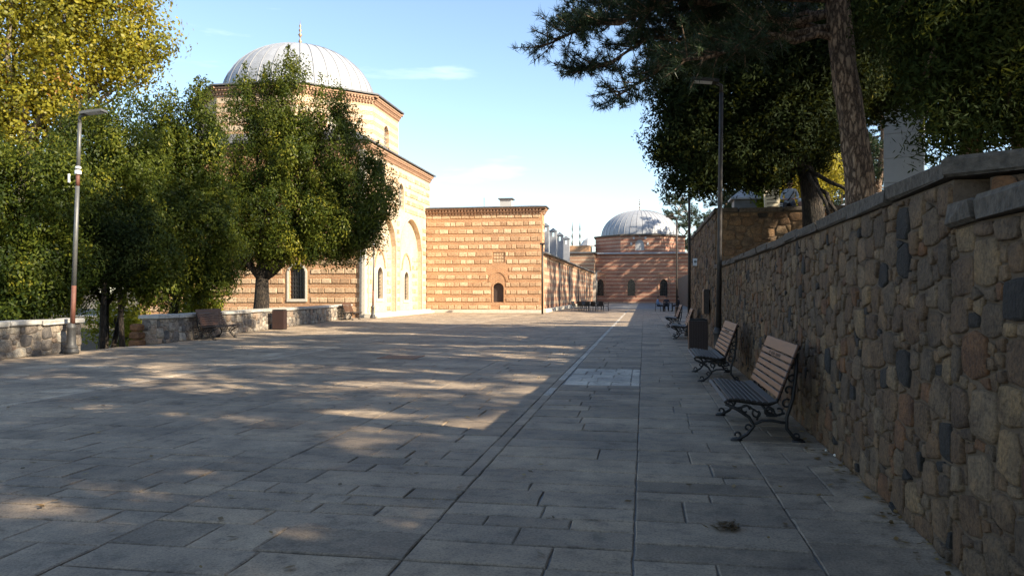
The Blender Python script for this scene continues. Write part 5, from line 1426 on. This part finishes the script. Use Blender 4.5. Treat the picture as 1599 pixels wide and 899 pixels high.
# ------------------------------------------------------------------ chairs, tables
def make_chair(label, loc, rz, group):
    t_ = thing('plastic_chair', label, 'chair', loc, rz, group)
    mb = MB(); mb.box(-.22, .22, -.22, .22, .42, .455, .012); mb.build('seat', 'black_plastic', t_)
    mb = MB(); mb.obox(V(0, .235, .66), V(1, 0, 0), V(0, .97, .2).normalized(), V(0, .2, .98).normalized(), .21, .014, .2); mb.build('backrest', 'black_plastic', t_)
    for sx in (-1, 1):
        for sy in (-1, 1):
            mb = MB(); mb.tube([V(sx * .19, sy * .19, .43), V(sx * .225, sy * .23, 0)], [.022, .016], 6); mb.build('leg', 'black_plastic', t_)
        mb = MB(); mb.tube([V(sx * .24, .2, .46), V(sx * .25, .21, .63), V(sx * .25, -.15, .64), V(sx * .235, -.2, .45)], .017, 6); mb.build('armrest', 'black_plastic', t_)
    return t_
def make_table(label, loc, group):
    t_ = thing('cafe_table', label, 'table', loc, 0, group)
    mb = MB(); mb.box(-.42, .42, -.42, .42, .70, .735, .01); mb.build('tabletop', 'black_plastic', t_)
    for sx in (-1, 1):
        for sy in (-1, 1): mb = MB(); mb.tube([V(sx * .36, sy * .36, .70), V(sx * .39, sy * .39, 0)], .022, 6); mb.build('leg', 'black_plastic', t_)
    return t_
G1, G2 = 'black chairs by the wing wall', 'chairs of the seated people'
ch0 = make_chair('leftmost black chair of the group by the wing wall', (-6.0, 68.2, 0), R(60), G1)
for x, y, a, lb in ((-5.5, 67.3, 170, 'black chair at the front left of the table by the wing wall'), (-4.9, 67.2, 195, 'black chair in front of the left table by the wing wall'), (-4.3, 67.4, 160, 'black chair at the middle front of the group by the wing wall'), (-3.75, 67.3, 200, 'black chair at the front right of the group by the wing wall'),
                    (-3.3, 68.1, 270, 'rightmost black chair of the group by the wing wall'), (-5.3, 69.2, 10, 'black chair behind the left table by the wing wall'), (-4.0, 69.2, -10, 'black chair behind the right table by the wing wall')):
    dup(ch0, lb, (x, y, 0), R(a))
tb0 = make_table('left black table of the group by the wing wall', (-5.2, 68.2, 0), 'black tables')
dup(tb0, 'right black table of the group by the wing wall', (-4.05, 68.2, 0), R(4))
TX = 2.05
dup(tb0, 'black table where the people sit far down on the right', (TX, 68.0, 0), R(2))
PPL = [((TX - .85, 67.9), 90, 'shirt_blue', 'person in a light blue shirt seated at the left of the far table'), ((TX - 0.1, 68.95), 0, 'shirt_dark', 'person in dark clothes seated behind the far table'), ((TX + .85, 68.0), -90, 'shirt_dark', 'person in dark clothes seated at the right of the far table')]
clabs = ['chair under the person in the blue shirt', 'chair of the person behind the far table', 'chair of the person at the right of the far table']

# ------------------------------------------------------------------ people: one skinned body each, seated facing local -y
def make_person(label, loc, rz, shirt, legs='trousers', arm_mode=0, pose_seed=0):
    t_ = thing('person', label, 'person', loc, rz)
    q = random.Random(pose_seed)
    J = [((0, .02, .50), .125), ((0, .03, .66), .13), ((0, .04, .84), .145), ((0, .03, .985), .10), ((0, .005, 1.05), .052), ((0, -.02, 1.11), .06), ((0, -.035, 1.20), .088), ((0, -.03, 1.285), .07)]
    E = [(i, i + 1) for i in range(7)]
    def chain(start, pts):
        p = start
        for c, r_ in pts:
            J.append((c, r_)); E.append((p, len(J) - 1)); p = len(J) - 1
    for s_ in (-1, 1):
        chain(0, [((s_ * .10, -.02, .49), .095), ((s_ * .13, -.25, .50), .085), ((s_ * .14, -.44, .49), .065), ((s_ * .14, -.46, .28), .055), ((s_ * .14, -.45, .09), .04), ((s_ * .145, -.50, .045), .04), ((s_ * .15, -.62, .03), .03)])
        el = (s_ * .26, -.08, .72); ha = (s_ * .12, -.32, .66) if arm_mode == 0 else (s_ * .16, -.36, .78)
        chain(3, [((s_ * .17, .03, .97), .065), ((s_ * .23, .02, .86), .052), (el, .043), ((s_ * .2, -.21, (el[2] + ha[2]) / 2), .036), (ha, .028), ((ha[0] - s_ * .03, ha[1] - .06, ha[2] - .005), .026)])
    me = bpy.data.meshes.new('body'); me.from_pydata([j[0] for j in J], E, []); o = bpy.data.objects.new('body_tmp', me); COL.objects.link(o)
    sk = o.modifiers.new('skin', 'SKIN'); sk.use_smooth_shade = True
    if not me.skin_vertices: 
        bpy.context.view_layer.objects.active = o
    for i, sv in enumerate(me.skin_vertices[0].data):
        r_ = J[i][1]; sv.radius = (r_ * 1.25, r_) if i in (1, 2, 3) else (r_, r_); sv.use_root = (i == 0)
    ss = o.modifiers.new('sub', 'SUBSURF'); ss.levels = 2; ss.render_levels = 2
    dg = bpy.context.evaluated_depsgraph_get(); dg.update()
    body = bpy.data.meshes.new_from_object(o.evaluated_get(dg)); bpy.data.objects.remove(o)
    body.materials.clear()
    for m_ in (shirt, legs, 'skin', 'hair', 'iron'): body.materials.append(M[m_])
    for p in body.polygons:
        c = p.center; k = 0
        if c.z > 1.05: k = 2
        elif c.z < .075 and c.y < -.4: k = 4
        elif c.z < .57 and not (abs(c.x) > .2 and c.z > .54): k = 1
        if k == 0 and c.y < -.24: k = 2
        if k == 2 and c.z > 1.15 and (c.y > -.01 or c.z > 1.30): k = 3
        p.material_index = k; p.use_smooth = True
    b = link('body', body, t_)
    mb = MB()                                                     # face: nose, brows, ears; a cap of hair
    mb.obox(V(0, -.128, 1.20), V(1, 0, 0), V(0, 1, 0), Zv, .013, .018, .022)
    for s_ in (-1, 1): mb.obox(V(s_ * .088, -.03, 1.20), V(1, 0, 0), V(0, 1, 0), Zv, .012, .02, .028)
    mb.build('nose_and_ears', 'skin', b)
    mb = MB()
    for s_ in (-1, 1): mb.obox(V(s_ * .034, -.114, 1.225), V(1, 0, 0), V(0, 1, 0), Zv, .014, .012, .006)
    mb.obox(V(0, -.112, 1.158), V(1, 0, 0), V(0, 1, 0), Zv, .024, .01, .005); mb.build('eyes_and_mouth', 'hair', b)
    mb = MB(); mb.lathe([(.094, 0), (.1, .05), (.088, .095), (.055, .13), (.01, .143)], (0, -.022, 1.21), 14); mb.build('hair', 'hair', t_, True)
    fg = MB()                                                     # fingers curled over the lap or table
    for s_ in (-1, 1):
        hx, hy, hz = (s_ * .09, -.40, .655) if arm_mode == 0 else (s_ * .13, -.44, .775)
        for k in range(4): fg.tube([V(hx + (k - 1.5) * .017, hy + .02, hz + .005), V(hx + (k - 1.5) * .018, hy - .025, hz + .006), V(hx + (k - 1.5) * .018, hy - .05 + abs(k - 1.5) * .006, hz - .02)], [.009, .009, .007], 6)
        fg.tube([V(hx - s_ * .03, hy + .04, hz), V(hx - s_ * .055, hy + .01, hz), V(hx - s_ * .06, hy - .015, hz - .006)], [.011, .01, .008], 6)
    fg.build('fingers', 'skin', t_, True)
    return t_
for i, ((x, y), a, sh, lb) in enumerate(PPL):
    make_person(lb, (x, y, 0), R(a), sh, 'trousers', 1, i)
    f = Vector((math.sin(R(a)), -math.cos(R(a)), 0))      # facing direction
    dup(ch0, clabs[i], (x, y, 0.0), R(a))['group'] = G2
pp = cp(1233, 330, 25.5)
pr_ = make_person('person in a pale grey shirt with dark shoulder strap seated above the terrace wall', (pp.x, pp.y, 3.98), R(-12), 'shirt_grey', 'trousers', 0, 9)
mb = MB(); mb.tube([V(.14, -.02, .98), V(.12, -.13, .88), V(.03, -.155, .74), V(-.06, -.14, .62)], .022, 6); mb.build('shoulder_strap', 'hair', pr_, True)
sb = thing('stone_block', 'low stone block under the person above the terrace wall', 'stone block', (pp.x, pp.y + .1, 3.7), R(-12))
mb = MB(); mb.box(-.5, .5, -.2, .25, 0, .645, .03); mb.build('block', 'coping_stone', sb)
bg = thing('striped_bag', 'small bag with pale stripes resting beside the seated person', 'bag', (pp.x - .32, pp.y - .25, 4.25), R(-12))
mb = MB(); mb.box(-.1, .1, -.06, .06, 0, .3, .03); mb.build('body', 'trousers', bg)
for k in range(4): mb = MB(); mb.box(-.102, .102, -.062, .062, .05 + k * .06, .075 + k * .06); mb.build('stripe', 'tape', bg)
mb = MB(); mb.box(-.14, .14, -.14, .14, -.55, -.001, .02); mb.build('stand', 'coping_stone', bg)
pk = thing('flower_pot', 'pinkish clay pot with white rim between the person and the trunk', 'pot', (pp.x + .42, pp.y - .2, 3.7))
mb = MB(); mb.lathe([(.12, 0), (.17, .5), (.19, .85), (.17, .95)], (0, 0, 0), 14); mb.build('pot', 'pinkish', pk, True)
mb = MB(); mb.lathe([(.2, .85), (.205, .92), (.19, .96)], (0, 0, 0), 14); mb.build('rim', 'tape', pk, True)

# ------------------------------------------------------------------ litter on the paving
rg = np.random.default_rng(91); n = 1500
X = rg.uniform(-14, 1.75, n); Y = 3.5 + 40 * rg.random(n) ** 1.6
edge = rg.random(n) < 0.3; X[edge] = 1.78 - np.abs(rg.normal(0, .12, edge.sum()))
a = rg.uniform(0, 6.28, n); L = rg.uniform(.02, .045, n)
ax = np.stack([np.cos(a), np.sin(a), rg.uniform(-.2, .2, n)], 1); bx = np.stack([-np.sin(a), np.cos(a), rg.uniform(-.3, .3, n)], 1)
C_ = np.stack([X, Y, np.full(n, .018)], 1)
q = np.stack([C_ - ax * L[:, None], C_ + bx * L[:, None] * .5, C_ + ax * L[:, None], C_ - bx * L[:, None] * .5], 1)
fl = link('fallen_leaves', quads_mesh('fallen_leaves', q, rg.random(n), 'litter_leaf'))
tag(fl, 'dry leaves scattered over the paving', 'leaves', None, 'stuff')
m_ = 140
C_ = np.stack([0.54 + rg.normal(0, .045, m_), 5.24 + rg.normal(0, .05, m_), rg.uniform(.012, .03, m_)], 1); a = rg.uniform(0, 6.28, m_)
ax = np.stack([np.cos(a), np.sin(a), rg.uniform(-.3, .3, m_)], 1) * .03; bx = np.stack([-np.sin(a), np.cos(a), rg.uniform(-.3, .3, m_)], 1) * .006
cl = link('needle_clump', quads_mesh('needle_clump', np.stack([C_ - ax, C_ + bx, C_ + ax, C_ - bx], 1), rg.random(m_) * .3, 'litter_leaf'))
tag(cl, 'small dark clump of pine needles on the near paving', 'needles', None, 'stuff')
for k, (u, v, s_, lb) in enumerate(((1305, 713, .025, 'small pale pebble at the foot of the stone wall'), (1290, 705, .016, 'tiny pale pebble beside the larger one at the wall foot'))):
    c = cp(u, v, 1860 / (v - 458)); mb = MB(); mb.lathe([(s_ * .6, 0), (s_, s_ * .4), (s_ * .8, s_ * .9), (s_ * .2, s_ * 1.1)], (0, 0, 0), 7); o = mb.build('pebble', 'marble', None, True, (c.x, c.y, 0.004)); tag(o, lb, 'pebble')
